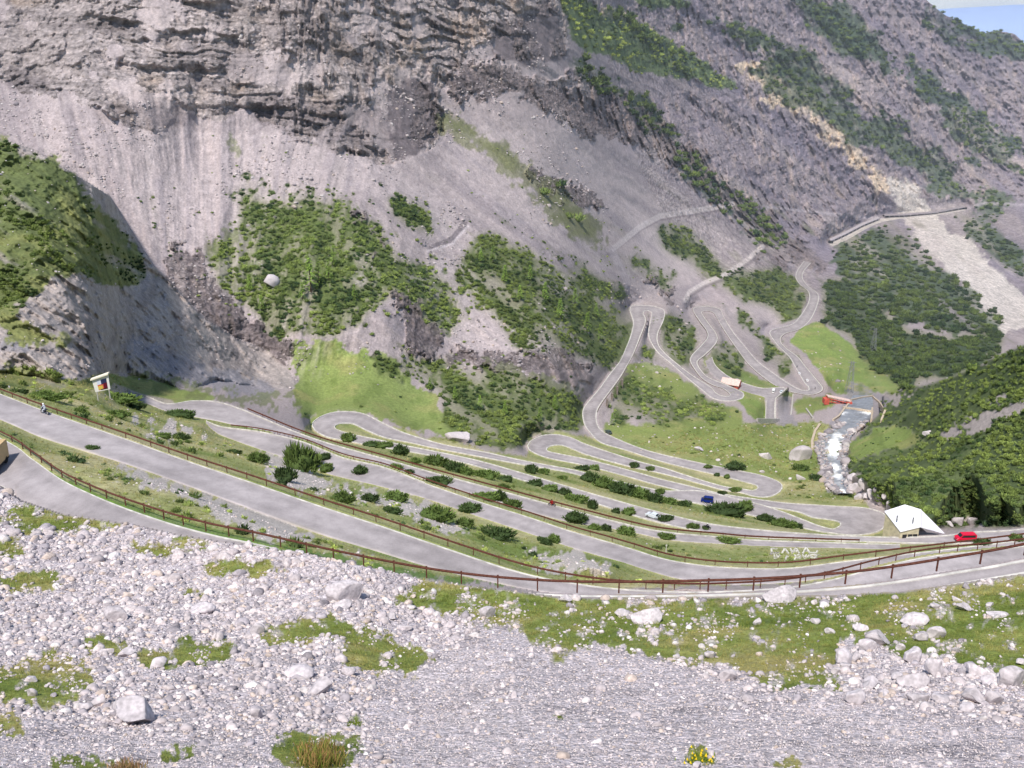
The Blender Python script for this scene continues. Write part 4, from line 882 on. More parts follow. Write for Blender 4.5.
ms = mount*(1-thall)*(nr < .1)*(YB < 800)*sstep(-.1, .3, pnoise(40, 4, .6, 2))*np.clip(1-cl*.7, 0, 1); a, b = pick_px(ms, 5200); P = world(a, b); S_ = (rng.lognormal(0, .5, len(a))*.85).clip(.4, 3.4)/1000*P[:, 1]
o = scatter('scree_blocks', [(v, f) for v, f in R1_], P, S_, M_stone, scols(len(a))*.72, .5); fin(o, 'rock debris lying on the mountain scree', 'stones', kind='stuff')

BO = [(130,722,52,36,'largest pale boulder in the stones at lower left'),(114,624,26,17,'bright white block on the upper left scree'),(200,612,27,13,'flat pale slab on the scree beside a small grass patch'),(157,668,17,15,'pale block just above the long left grass patch'),(98,702,19,17,'upright pale stone touching the largest boulder'),(84,708,16,12,None),(32,698,10,13,None),(32,684,13,8,None),(105,655,15,9,None),(128,658,19,11,None),
 (343,602,36,25,'broad dark grey boulder on the scree near the rail'),(342,611,17,12,None),(297,678,29,15,None),(318,694,33,18,'long flat pale rock left of centre in the scree'),(348,675,15,12,None),(257,634,13,15,None),(257,716,15,19,None),(403,629,16,7,None),(392,621,12,10,None),(487,617,17,13,None),
 (647,623,29,17,'cracked white rock on the grass below the rail at centre'),(621,615,15,9,'smaller white rock left of the cracked rock'),(757,627,10,10,None),(676,658,8,5,None),(728,679,17,17,'grey boulder at the tip of the gravel fan'),(712,657,14,12,None),(589,633,9,6,None),(567,602,14,10,None),(697,768,13,9,None),
 (781,601,31,18,'ribbed grey boulder resting against the guardrail at right'),(914,622,27,15,'smooth oval boulder highest on the right grass'),(905,625,10,6,None),(921,638,16,13,None),(937,635,18,16,'rounded boulder right of a smaller twin on the grass'),(939,640,8,6,None),(956,650,10,9,None),(881,643,29,19,'humped grey boulder in the middle of the right grass'),(868,649,18,16,'rounded boulder leaning on the humped boulder'),(861,631,14,8,None),(842,662,20,27,'pointed grey boulder standing at the left of the cluster'),(855,658,15,18,'dark stone tucked behind the pointed boulder'),(912,661,19,23,'tilted oblong pale boulder in the right grass'),(901,648,9,10,None),(937,677,21,27,'knobbly upright rock above the stone edge'),(977,679,26,18,'wedge shaped boulder near the right corner'),(963,673,10,8,None),(1012,692,32,25,'big round grey boulder at the right edge'),(914,687,28,16,'wide pale boulder on the edge of the scree at right'),(896,679,14,9,None),(870,690,23,16,None),(854,707,21,22,'square pale block at the left of the stone edge'),(837,672,11,9,None),(848,668,14,8,None),(917,705,28,13,None),(976,706,25,19,None),(993,706,19,17,None),(990,690,17,14,None),(965,714,18,11,None),(1004,715,13,15,None),(815,626,10,8,None),(830,634,10,8,None),(937,609,12,7,None),(957,601,12,6,None),(966,612,17,8,None),(990,608,10,5,None),(999,617,19,6,'long thin white stone in the upper right grass'),(1020,664,11,9,None),(884,700,15,10,None),(940,705,18,11,None),
 (801,460,21,18,'large pinkish boulder on the meadow beside the stream'),(767,459,13,9,'grey boulder half sunk in the valley meadow'),(800,480,10,7,'white boulder on the shrubby bank above the stream'),(700,451,10,5,None),(762,473,5,3,None),(718,461,4,3,None),(270,287,14,17,'white rock outcrop inside the big left thicket'),(458,441,28,14,'dark slab sticking out of the grass above the hairpin'),(927,436,9,8,'white block at the top of the right bank meadow'),
 (856,492,11,13,None),(864,489,10,15,None),(872,498,11,13,None),(881,503,9,14,None),(891,510,10,13,None),(852,480,8,10,None),(866,500,9,9,None),(876,491,8,9,None),(858,500,9,8,None),(886,498,8,9,None),(960,525,14,12,None),(972,525,12,13,None),(950,527,10,7,None)]
bms = []
for v, f in R2_:
    cc = np.repeat([lin(190,182,184)], len(v), 0)*(1+.25*fbm(v[:, 0]*3, v[:, 1]*3, v[:, 2]*3, 1, 3))[:, None]
    o = mesh_np('boulder', v, f, M_stone, cc, smooth=False); bms.append(o.data); bpy.data.objects.remove(o)
for i, (x, y, wp, hp, lab) in enumerate(BO):
    p = ground(x, y); k = p.y/1000; W = wp*k*.56/.86; Hh = hp*k*.68
    o = bpy.data.objects.new('boulder', bms[i % len(bms)]); col.objects.link(o); o.location = (p.x, p.y+W*.3, p.z+Hh*.35); o.scale = (W, W*.85, Hh/.8)
    o.rotation_euler = (random.uniform(-.2, .2), random.uniform(-.25, .25), random.uniform(-.5, .5))
    if lab: fin(o, lab, 'boulder', 'boulders singled out by shape')
    else:
        wh = 'among the scree stones at left' if (x < 500 and y > 560) else ('in the cluster along the right stone edge' if (x > 820 and y > 660) else ('on the right hand grass slope' if (x > 780 and y > 590) else ('on the central grass slope' if y > 590 else ('on the rocky bank between hairpin and stream' if (x > 840 and y > 480) else 'on the valley meadow'))))
        fin(o, 'pale grey boulder '+wh, 'boulder', 'boulders '+wh)

# ------------------------------------------------------------------ grass
def blade_tpl(seed, n=9, spread=.5):
    r = np.random.default_rng(seed); V_ = []; F_ = []; C_ = []
    for i in range(n):
        p = np.array([r.normal()*spread, r.normal()*spread, 0]); h = r.uniform(.6, 1.2); a = r.random()*6.28; d = np.array([math.cos(a), math.sin(a), 0]); l = np.array([r.normal()*.35, r.normal()*.35, 1])*h
        V_.append(np.array([p-d*.09, p+d*.09, p+l])); F_.append([3*i, 3*i+1, 3*i+2]); t = r.uniform(.8, 1.3); C_.append(np.array([[.75*t]*3, [.75*t]*3, [1.3*t]*3]))
    return np.concatenate(V_), np.array(F_), np.concatenate(C_)
GT = [blade_tpl(i) for i in range(5)]
a, b = pick_px(fgg*(nr < .3), 15000); P = world(a, b); n = len(a); t = np.clip(.5+fgn[b, a]*1.2+rng.normal(size=n)*.2, 0, 1)[:, None]
P[:, 2] -= .03; o = scatter('grass', GT, P, P[:, 1]*.0030*rng.uniform(.6, 1.3, n), M_grass, (lin(108,124,54)*(1-t)+lin(166,156,98)*t)*1.0, .2); fin(o, 'short green and straw coloured grass on the foreground slope', 'grass', kind='stuff')
a, b = pick_px(terr*(nr < .3)*(1-gravel), 9000); P = world(a, b); n = len(a); t = np.clip(.5+tn[b, a]*1.3+rng.normal(size=n)*.2, 0, 1)[:, None]
o = scatter('grass', GT, P, P[:, 1]*.0020*rng.uniform(.5, 1.3, n), M_grass, (lin(108,120,60)*(1-t)+lin(172,162,112)*t)*1.0, .2); fin(o, 'dry olive grass on the banks between the roads', 'grass', kind='stuff')
def tuft(cx, cy, wp, hp, c1, c2, name, lab, cat, n=260, flowers=None):
    V_ = []; F_ = []; C_ = []; off = 0; g0 = ground(cx, cy); k = g0.y/1000
    for i in range(n):
        x = cx+np.clip(rng.normal(), -1.8, 1.8)*wp*.24; y = cy+min(abs(rng.normal()), 1.8)*-hp*.24; q = ground(min(max(x, -50), 1070), y); h = hp*k*rng.uniform(.25, .6)*max(.3, 1-abs(x-cx)/wp)
        for j in range(5):
            p = np.array([q.x+rng.normal()*.12, q.y+rng.normal()*.12, q.z-.05]); aa = rng.random()*6.28; d = np.array([math.cos(aa), math.sin(aa), 0])*.018; tip = p+np.array([rng.normal()*.3*h, rng.normal()*.3*h, h*rng.uniform(.6, 1.2)])
            V_.append(np.array([p-d, p+d, tip])); F_.append([off, off+1, off+2]); off += 3; z = rng.uniform(.8, 1.2); C_.append(np.array([c1*z, c1*z, (c2 if rng.random() < .6 else c1*1.3)*z]))
            if flowers is not None and rng.random() < .05:
                s2 = .035; V_.append(np.array([tip+np.array([-s2, 0, 0]), tip+np.array([s2, 0, -s2]), tip+np.array([0, s2, s2*1.4])])); F_.append([off, off+1, off+2]); off += 3; C_.append(np.array([flowers]*3))
    o = mesh_np(name, np.concatenate(V_)-np.array(g0), np.array(F_), M_grass, np.concatenate(C_)); o.location = g0; fin(o, lab, cat)
tuft(320, 768, 46, 44, lin(104,118,46), lin(176,128,92), 'heath_tuft', 'reddish green tuft of tall grass at the bottom edge left of centre', 'grass tuft', 420)
tuft(125, 772, 40, 26, lin(130,118,70), lin(186,136,112), 'heath_tuft', 'thin reddish tuft at the bottom edge near the left corner', 'grass tuft', 160)
tuft(700, 764, 26, 18, lin(96,120,44), lin(132,146,60), 'flowering_plant', 'low plant with yellow flowers at the bottom edge right of centre', 'plant', 160, np.array(lin(240,205,40)))
tuft(355, 722, 12, 8, lin(100,120,44), lin(140,140,60), 'grass_tuft', 'small green tuft alone in the gravel above the reddish tuft', 'grass tuft', 60)

# ------------------------------------------------------------------ guard rails
def rail(key, name, lab, off=.9, step=3.0, x0=-60, x1=1100, h=.78, beam=.24):
    A, B = EDG[key]; S = RS[key]; pts = []
    for i in range(len(A)):
        if x0 <= S[i][0] <= x1:
            d = (A[i]-B[i]); d.z = 0; d.normalize(); pts.append(A[i]+d*off)
    q = [pts[0]]                       # smooth resample
    for p in pts[1:]:
        if (p-q[-1]).length > 1.6: q.append(p)
    e = empty(name, q[0]); fin(e, lab, 'guardrail', 'rusty guardrails along the roads')
    mb = MB(); L_ = len(q)
    for i in range(L_-1):
        a, b = q[i]-q[0], q[i+1]-q[0]; d = (b-a).normalized(); n = Vector((-d.y, d.x, 0))*.05
        for z0, z1 in ((h-beam, h),):
            lo, hi = Vector((0, 0, z0)), Vector((0, 0, z1))
            mb.quad(a+lo-n, b+lo-n, b+hi-n, a+hi-n); mb.quad(a+lo+n, a+hi+n, b+hi+n, b+lo+n); mb.quad(a+hi-n, b+hi-n, b+hi+n, a+hi+n)
            m1 = Vector((0, 0, (z0+z1)/2)); mb.quad(a+m1-n*1.9, b+m1-n*1.9, b+hi*0+Vector((0,0,z1-.03))-n*1.1, a+Vector((0,0,z1-.03))-n*1.1)
    mb.build('rail_beam', M_rust, e)
    pm = MB(); pm.box(0, 0, h/2-.15, .11, .10, h+.36); pm.box(0, 0, h+.05, .15, .13, .07); po = pm.build('post', M_rust, e); first = True; acc = 0; cnt = 0
    for i in range(1, L_):
        seg = (q[i]-q[i-1]).length; acc += seg
        if acc >= step and cnt < 99:
            acc = 0; cnt += 1; o = po if first else po.copy()
            if not first: col.objects.link(o); o.parent = e
            o.location = q[i]-q[0]; first = False
    return e
rail('R1', 'guardrail', 'nearest dark red guardrail sweeping right across the picture', 1.0, 3.0, beam=.19)
rail('R2', 'guardrail', 'second rusty guardrail along the far edge of the second road', 1.0, 3.4, -60, 1100, .75, .24)
rail('R3', 'guardrail', 'third rusty guardrail above the third road and its grass bank', .9, 4.2, 230, 1100, .75, .28)
rail('R4', 'guardrail', 'fourth brown guardrail between the fourth road and the road above', .9, 4.5, 245, 860, .8, .4)

# ------------------------------------------------------------------ walls
def wallstrip(key, side, i0, i1, hgt, lab, name='retaining_wall', top=.25, mat=None):
    A, B = EDG[key]; S = RS[key]; E_ = A if side == 0 else B; O_ = B if side == 0 else A
    sel = [i for i in range(len(S)) if i0 <= i < i1]
    if len(sel) < 2: return
    mb = MB()
    for i, j in zip(sel[:-1], sel[1:]):
        p, q = E_[i], E_[j]; n0 = (p-O_[i]); n0.z = 0; n0.normalize(); n1 = (q-O_[j]); n1.z = 0; n1.normalize()
        t = Vector((0, 0, top)); d0 = p+n0*.45; d1 = q+n1*.45; dn = Vector((0, 0, hgt))
        mb.quad(p+t, q+t, d1+t, d0+t); mb.quad(d0+t, d1+t, d1+n1*hgt*.12-dn, d0+n0*hgt*.12-dn); mb.quad(p+t, p, q, q+t)
    o = mb.build(name, mat or M_wall); fin(o, lab, 'wall')
S5 = RS['R5']
def seg(x0, x1, y0, y1): return [i for i in range(len(S5)) if x0 <= S5[i][0] <= x1 and y0 <= S5[i][1] <= y1]
def w5(rng_, side, h, lab):
    if rng_: wallstrip('R5', side, min(rng_), max(rng_)+1, h, lab)
w5(seg(597, 646, 316, 412), 0, 5.5, 'tall masonry wall carrying the straight road up to the tall hairpin')
w5(seg(647, 720, 325, 400), 1, 2.5, 'low masonry wall under the left side of the road falling from the tall hairpin')
w5(seg(700, 722, 312, 345), 1, 2.5, 'low masonry wall on the left of the second hairpin arm')
w5(seg(724, 800, 318, 390), 0, 2.5, 'masonry wall beside the long straight road of the far switchbacks')
# buttress arches under the tall wall
ab = MB()
for x, y in ((603,402),(608,396),(613,389),(618,382)):
    p = at(x+4, y+4); ab.box(p.x, p.y, p.z+1.2, 1.0, 2.2, 5.5)
fin(ab.build('wall_buttresses', M_wall), 'row of masonry buttresses under the road left of the meadow bowl', 'wall')

# ------------------------------------------------------------------ stream
secs = [(396,853,871),(400,850,873),(408,846,873),(414,842,872),(420,839,871),(428,834,862),(436,821,852),(446,815,848),(458,818,846),(470,822,848),(480,823,849),(488,828,851),(495,838,852)]
NY, NX = 156, 26; ys = np.linspace(396, 495, NY); gl = np.interp(ys, [s_[0] for s_ in secs], [s_[1] for s_ in secs]); gr_ = np.interp(ys, [s_[0] for s_ in secs], [s_[2] for s_ in secs])
tt = np.linspace(0, 1, NX); gx_ = gl[:, None]+(gr_-gl)[:, None]*tt[None, :]; gy_ = np.repeat(ys[:, None], NX, 1)
ii = (np.round(gx_)-GX0).astype(int); jj = (np.round(gy_)-GY0).astype(int)
yb = blur(LY, 3); Yr = np.exp(yb[jj, ii]); xr, yr, zr = ptY(gx_, gy_, Yr)
nz = fbm(xr, yr, zr*.3, 5, 4, .6); zr = zr+.55+nz*.7*sstep(425, 440, gy_)
foam = np.clip(sstep(.0, .3, fbm(xr*.8, yr*.4, zr*0, 9, 4, .6)+np.interp(gy_, [400,410,413,418,424,440,455,490,495], [-.4,-.4,.35,-.2,-.5,-.35,-.08,.0,-.15])+.25*(1-np.abs(tt-.55)*3)[None, :]*(gy_ > 440)), 0, 1)
wc = np.zeros(foam.shape+(3,))+lin(136,140,148); wc = wc*(1+.5*fbm(xr, yr, zr, 3, 4, .6))[..., None]; wc = wc*(1-foam[..., None])+lin(236,238,240)*foam[..., None]
wcol, nt_, b_ = newmat('stream_water'); a_ = N(nt_, 'ShaderNodeAttribute', attribute_name='Col'); nt_.links.new(a_.outputs['Color'], b_.inputs['Base Color']); b_.inputs['Roughness'].default_value = .35; b_.inputs['Specular IOR Level'].default_value = .4
idn = np.arange(NY*NX).reshape(NY, NX); fq = np.stack([idn[1:, :-1], idn[1:, 1:], idn[:-1, 1:], idn[:-1, :-1]], -1).reshape(-1, 4)
rn = 620; ra = rng.integers(42, NY-1, rn); rb2 = np.clip(np.where(rng.random(rn) < .55, np.abs(rng.normal(size=rn))*4, NX-1-np.abs(rng.normal(size=rn))*2.5), 0, NX-1).astype(int); ro = scatter('stream_rocks', [(v, f) for v, f in R1_], np.stack([xr, yr, zr], -1)[ra, rb2], rng.lognormal(0, .55, rn)*.75, M_stone, scols(rn)*.85, .5); fin(ro, 'grey rocks breaking the water of the stream', 'rocks', kind='stuff')
o = mesh_np('river', np.stack([xr, yr, zr], -1).reshape(-1, 3), fq, wcol, wc.reshape(-1, 3), smooth=True); fin(o, kind='structure')
def wall_px(name, pts, hgt, thick, mat, lab, cat='wall', drop=1.5):
    mb = MB(); P_ = [at(x, y) for x, y in pts]
    for a, b in zip(P_[:-1], P_[1:]):
        d = (b-a); d.z = 0; L_ = d.length; d.normalize(); n = Vector((-d.y, d.x, 0))*thick/2; lo = Vector((0, 0, -drop)); hi = Vector((0, 0, hgt))
        mb.poly([a+hi-n, b+hi-n, b+hi+n, a+hi+n]); mb.quad(a+lo-n, b+lo-n, b+hi-n, a+hi-n); mb.quad(b+lo+n, a+lo+n, a+hi+n, b+hi+n); mb.quad(a+lo+n, a+lo-n, a+hi-n, a+hi+n); mb.quad(b+lo-n, b+lo+n, b+hi+n, b+hi-n)
    o = mb.build(name, mat); fin(o, lab, cat); return o
M_tan = plain('pale_masonry', lin(196,180,160), .9, .2, 1.5)
wall_px('weir', [(843,409),(858,411),(873,413.5)], 1.6, 1.4, M_tan, 'pale weir wall across the stream above the white water', 'weir', 4)
wall_px('bank_wall', [(851,402),(845,409),(839,417),(833,421)], 1.2, 1.0, M_tan, 'pale wall on the left bank beside the weir')
wall_px('bank_wall', [(820,425),(815,432),(812,442),(812,450)], 1.0, 1.2, M_tan, 'curved tan wall on the left bank below the weir')
wall_px('bank_wall', [(872,410),(871,422)], 2.0, .9, M_tan, 'short pale wall on the right end of the weir')
wall_px('bank_wall', [(873,398),(879,403),(885,412),(881,422)], 1.2, .9, M_tan, 'curved pale wall on the right bank above the weir')
wall_px('bank_wall', [(848,402),(860,399),(873,397)], 1.4, .9, M_tan, 'pale wall closing the pool above the weir')
wall_px('parapet_wall', [(757,421),(779,421)], 1.6, .8, M_white, 'white parapet wall across the end of the small bridge road')
wall_px('parapet_wall', [(775.5,399),(775.5,420)], 1.0, .5, M_kerb, 'pale parapet along the right side of the small bridge road')
wall_px('parapet_wall', [(766,402),(765.5,420)], 1.0, .5, M_kerb, 'pale parapet along the left side of the small bridge road')
wall_px('parapet_wall', [(776,399),(787,389)], .8, .5, M_kerb, 'pale parapet slanting up to the parked cars', drop=.2)
wall_px('drainage_channel', [(793,395),(791,415)], .8, .8, M_kerb, 'thin pale channel wall right of the parked cars', 'channel')
wall_px('drainage_channel', [(806,409),(813,419)], .8, .8, M_kerb, 'short slanting pale wall on the meadow by the red bridge', 'channel')

# red bridge
M_red = plain('faded_red_paint', lin(196,92,78), .8, .2, 1); M_pink = plain('sunbleached_roof', lin(214,190,182), .8, .15, 1)
e = empty('covered_bridge', at(838, 403)); fin(e, 'low red framed bridge over the stream beside the far hairpin', 'bridge')
base = Vector(e.location)
def rel(x, y, up=0, Y=None):
    p = Vector(ptY(x, y, base.y if Y is None else Y)); p.z += up; return p-base
Yb = base.y
m1 = MB(); a, b = rel(827,396), rel(850,401); d = (b-a)
m1.loft([[a+Vector((0,-2,.0)), a+Vector((0,2,.0)), a+Vector((0,2,.5)), a+Vector((0,-2,.5))], [b+Vector((0,-2,0)), b+Vector((0,2,0)), b+Vector((0,2,.5)), b+Vector((0,-2,.5))]]); m1.build('bridge_roof', M_pink, e)
for yy in (-1.9, 1.9):
    m2 = MB()
    for k in (0, 1):
        z0 = -1.0-k*1.6; aa, bb = a+Vector((0, yy, z0)), b+Vector((0, yy, z0)); m2.tube(aa, bb, .28, n=4)
    for k in range(7):
        p = a.lerp(b, k/6)+Vector((0, yy, 0)); m2.tube(p, p+Vector((0,0,-3.6)), .2, n=4)
    m2.build('side_frame', M_red, e)
for p, s_ in ((rel(826,400), 3.0), (rel(849,403), 2.6)):
    m3 = MB(); m3.box(p.x, p.y, p.z-.5, s_, 4.6, 3.4); m3.build('end_wall', M_red, e)

# hut by the hairpin
def house(name, lab, px, py, L_, D_, Hw, Hr, rz, wallm, roofm, roofcol=None):
    g = at(px, py); e = empty(name, g, rz); fin(e, lab, 'hut')
    w_ = MB(); w_.box(0, 0, Hw/2-.8, L_, D_, Hw+1.6); 
    for sx in (-1, 1): w_.poly([(sx*L_/2, -D_/2, Hw), (sx*L_/2, D_/2, Hw), (sx*L_/2, 0, Hw+Hr-.1)])
    w_.build('wall', wallm, e)
    r_ = MB(); o_ = .7
    for sy in (-1, 1):
        a = Vector((-L_/2-o_, sy*(D_/2+o_), Hw-Hr*o_/(D_/2))); b = Vector((L_/2+o_, sy*(D_/2+o_), Hw-Hr*o_/(D_/2))); c_ = Vector((L_/2+o_, 0, Hw+Hr)); d = Vector((-L_/2-o_, 0, Hw+Hr)); t = Vector((0, 0, .25))
        r_.quad(a+t, b+t, c_+t, d+t); r_.quad(a, d, c_, b); r_.quad(a, b, b+t, a+t)
    r_.build('roof', roofm, e)
    dr = MB(); dr.box(L_*.2, -D_/2-.04, 1.0, 1.1, .1, 2.0); dr.build('door', M_dark, e)
    for x in (-L_*.3, -L_*.05):
        wn = MB(); wn.box(x, -D_/2-.04, 1.6, .9, .1, .9); wn.build('window', M_dark, e)
    return e
M_dark = plain('dark_opening', (.03,.03,.035), .5, .1)
M_roof = plain('white_sheet_roof', lin(226,224,232), .55, .05, .6); M_plaster = plain('ochre_plaster', lin(196,186,160), .9, .2, 1.2)
house('roadside_hut', 'small hut with a pinkish white roof and red wall beside the lower far hairpin', 731, 387, 11, 7, 3.2, 2.6, math.radians(-28), M_red, M_pink)

M_steel = plain('galvanised_steel', lin(150,152,156), .5, .1, 1, .3)
# white roofed building
gz = -123.5
def pz(x, y, z): return Vector(ptY(x, y, Yz(x, y, z)))
A_, B_, C_2, D_2, G_, E_2, F_2 = pz(884.5,511,-118.2), pz(905,504.5,-116.3), pz(921,509.5,-116.3), pz(921,526.5,-119.2), pz(900.5,531.5,-120.4), pz(944.5,533,-122.6), pz(927,531.5,-121.6)
e = empty('white_roofed_building', Vector(((A_.x+E_2.x)/2, D_2.y, gz))); fin(e, 'stone building with a big white sheet roof at the foot of the right hill', 'building'); O_ = Vector(e.location)
def fr(*p): return [q-O_ for q in p]
rb_ = MB(); th = Vector((0, 0, -.25))
for poly in ((A_, G_, D_2, C_2, B_), (C_2, D_2, F_2, E_2)):
    rb_.poly(fr(*poly)); rb_.poly(fr(*[q+th for q in poly][::-1]))
    for a, b in zip(poly, poly[1:]+poly[:1]): rb_.quad(*fr(a, b, b+th, a+th))
rb_.build('roof', M_roof, e)
wb = MB(); ins = lambda p: p+(Vector(((A_.x+D_2.x)/2, (A_.y+D_2.y)/2, p.z))-p)*.07
Wp = [ins(q)+Vector((0,0,-.3)) for q in (A_, G_, D_2, C_2, B_)]
for a, b in zip(Wp, Wp[1:]+Wp[:1]): wb.quad(*fr(Vector((a.x, a.y, gz-2)), Vector((b.x, b.y, gz-2)), b, a))
wb.build('wall', M_plaster, e)
for t in (.25, .55, .82):
    p = Wp[1].lerp(Wp[2], t)-O_; dd = (Wp[2]-Wp[1]); dd.z = 0; dd.normalize(); wn = MB(); R_ = Matrix.Rotation(math.atan2(dd.y, dd.x), 3, 'Z'); wn.box(p.x, p.y-.05, 1.5, 1.1, .16, 1.1, R_); wn.build('window', M_dark, e)
for x, y, z in ((897,519,-118.2),(913,521,-118.0)):
    p = pz(x, y, z)-O_; ch = MB(); ch.box(p.x, p.y, p.z+.2, .28, .28, 1.3); ch.box(p.x, p.y, p.z+.9, .42, .42, .1); ch.build('flue', M_steel, e)

# picture board
Ys = 198.; q = [Vector(ptY(x, y, Ys)) for x, y in ((92,379.5),(108,374),(110.5,389),(95.5,392))]
gb = Vector((q[3].x, q[3].y, q[3].z-1.0)); e = empty('picture_board', gb); fin(e, 'tilted white framed board with a red, yellow and dark blue picture', 'sign')
def bq(u, v, off): # bilinear on board
    p = (q[0]*(1-u)+q[1]*u)*(1-v)+(q[3]*(1-u)+q[2]*u)*v; return p+Vector((0, -off, 0))-gb
def bpart(name, u0, v0, u1, v1, off, rgb):
    m = MB(); m.quad(bq(u0, v1, off), bq(u1, v1, off), bq(u1, v0, off), bq(u0, v0, off)); return m.build(name, plain('board_colour', rgb, .6, .05), e)
fb = MB(); fb.loft([[bq(0,0,.1), bq(1,0,.1), bq(1,1,.1), bq(0,1,.1)], [bq(0,0,-.1), bq(1,0,-.1), bq(1,1,-.1), bq(0,1,-.1)]]); fb.build('frame', plain('board_white', (.72,.70,.68), .7, .05), e)
rf = MB(); rf.loft([[bq(-.05,-.06,.5), bq(1.05,-.06,.5), bq(1.05,.03,.5), bq(-.05,.03,.5)], [bq(-.05,-.1,-.4), bq(1.05,-.1,-.4), bq(1.05,0,-.4), bq(-.05,0,-.4)]]); rf.build('roof_strip', plain('board_cream', (.75,.70,.58), .7, .05), e)
pb = [bpart('picture', .25,.22,.86,.92,.112,lin(196,96,70)), bpart('picture_panel', .5,.22,.86,.55,.118,lin(44,52,84)), bpart('picture_panel', .25,.22,.5,.52,.121,lin(200,206,224)), bpart('picture_panel', .25,.62,.55,.88,.124,lin(206,178,86)), bpart('picture_panel', .62,.5,.86,.86,.127,lin(96,24,44)), bpart('picture_panel', .4,.86,.86,.93,.130,lin(60,34,20))]
for u in (.1, .9):
    p = bq(u, .98, 0); g_ = p+Vector((0, 0, -2.2)); m = MB(); m.tube(g_, p, .12); m.build('post', M_kerb, e)

# marker pole and pylons
def pylon(x, y0, y1, lab, Y):
    b = Vector(ptY(x, y0, Y)); t = Vector(ptY(x, y1, Y)); H = (t.z-b.z); e = empty('power_pylon', b); fin(e, lab, 'pylon'); m = MB(); w0, w1 = H*.10, H*.03
    def c4(k): w = w0+(w1-w0)*k; return [Vector((sx*w, sy*w, H*k)) for sx, sy in ((-1,-1),(1,-1),(1,1),(-1,1))]
    n = 6
    for i in range(n):
        a, b2 = c4(i/n), c4((i+1)/n)
        for j in range(4):
            m.tube(a[j], b2[j], .16, n=4); m.tube(a[j], b2[(j+1) % 4], .1, n=4)
    m.build('mast', M_steel, e)
    for k in (.82, .95): a_ = MB(); a_.tube((-H*.12, 0, H*k), (H*.12, 0, H*k), .16, n=4); a_.build('crossarm', M_steel, e)
M_steel = plain('galvanised_steel', lin(150,152,156), .5, .1, 1, .3)
g = at(849, 392); pylon(849, 393, 361, 'grey lattice pylon beside the far meadow near the stream', g.y)
g = at(873, 350); pylon(873, 350, 328, 'smaller lattice pylon standing in the far valley wood', g.y)
g = ground(666, 553); m = MB(); m.tube((0,0,-.3), (0,0,1.75), .09, .07); m.box(0, -.01, 1.6, .3, .06, .3); o = m.build('marker_pole', M_white); o.location = g; fin(o, 'thin white marker pole on the verge above the third road', 'pole')

# galleries on the far road
M_gal = plain('gallery_concrete', lin(176,168,172), .9, .15, .2)
for pts, lab, lx in (([(830,243),(845,236),(862,227),(879,220)], 'long avalanche gallery on the far road at its lower left end', 0), ([(884,217.5),(905,217),(935,214.5),(964,209)], 'avalanche gallery crossing the white scree on the far road', 1)):
    P_ = [at(x, y) for x, y in pts]; e = empty('avalanche_gallery', P_[0]); fin(e, lab, 'gallery')
    rf = MB(); bw = MB()
    for a, b in zip(P_[:-1], P_[1:]):
        a, b = a-P_[0], b-P_[0]; n = Vector((0, 1, 0)); u = Vector((0, 0, 3.8)); 
        rf.poly([a+u-n*3, b+u-n*3, b+u+n*7+Vector((0,0,1)), a+u+n*7+Vector((0,0,1))]); rf.quad(a+u*.82-n*3, b+u*.82-n*3, b+u-n*3, a+u-n*3)
        bw.quad(a+n*6.8-Vector((0,0,2)), b+n*6.8-Vector((0,0,2)), b+n*6.8+u*.97, a+n*6.8+u*.97)
    rf.build('roof', M_gal if not lx else plain('shaded_concrete', lin(150,142,146), .9, .15, .2), e); bw.build('back_wall', M_dark if lx else M_gal, e)  # right gallery: shade put into darker roof and back wall colours
    nn = 14
    for k in range(nn):
        t = k/(nn-1)*(len(P_)-1); i = min(int(t), len(P_)-2); p = P_[i].lerp(P_[i+1], t-i)-P_[0]; pp = MB(); pp.box(p.x, p.y-2.8, p.z+1.2, .9, .9, 3.8); pp.build('pillar', M_gal, e)
    p = P_[0]-P_[0] if not lx else P_[-1]-P_[0]; po = MB(); po.box(p.x+(.5 if not lx else 1), p.y-1, p.z+1.6, 6, 5, 3.2); po.build('portal', M_dark, e)

# ------------------------------------------------------------------ stone writing on the bank
strokes = {  # pixel strokes in the 12.8x frame at (755,535)
 'E': [[(275,182),(205,182),(215,240),(300,240)]], 'A': [[(345,245),(380,180),(425,240)]], 'M': [[(455,185),(475,238),(500,205),(525,176),(562,238)],[(485,216),(545,218)]],
 'A2': [[(612,242),(655,165),(702,242)],[(630,216),(682,216)]], 'dots': [[(712,236),(740,238)],[(752,236),(770,238)],[(785,238),(795,215)]],
 'L': [[(245,262),(250,302),(275,302)]], 'v': [[(275,266),(293,300),(315,270)]], 'a3': [[(390,318),(408,280),(440,310)]], 'two': [[(508,268),(528,288),(508,318)]], 'O': [[(540,268),(575,264),(584,292),(545,302)]], 'V': [[(608,268),(636,302),(656,266)]], 'N': [[(664,300),(690,268)]], 'five': [[(745,264),(705,270),(712,290),(748,300)]], 'three': [[(755,262),(792,270),(770,286),(792,302),(758,308)]]}
YLs = np.exp(blur(LY, 2)); g0 = ground(785, 553); e = empty('stone_writing', g0); fin(e, 'white stone lettering laid on the grass bank beside the rail', 'lettering')
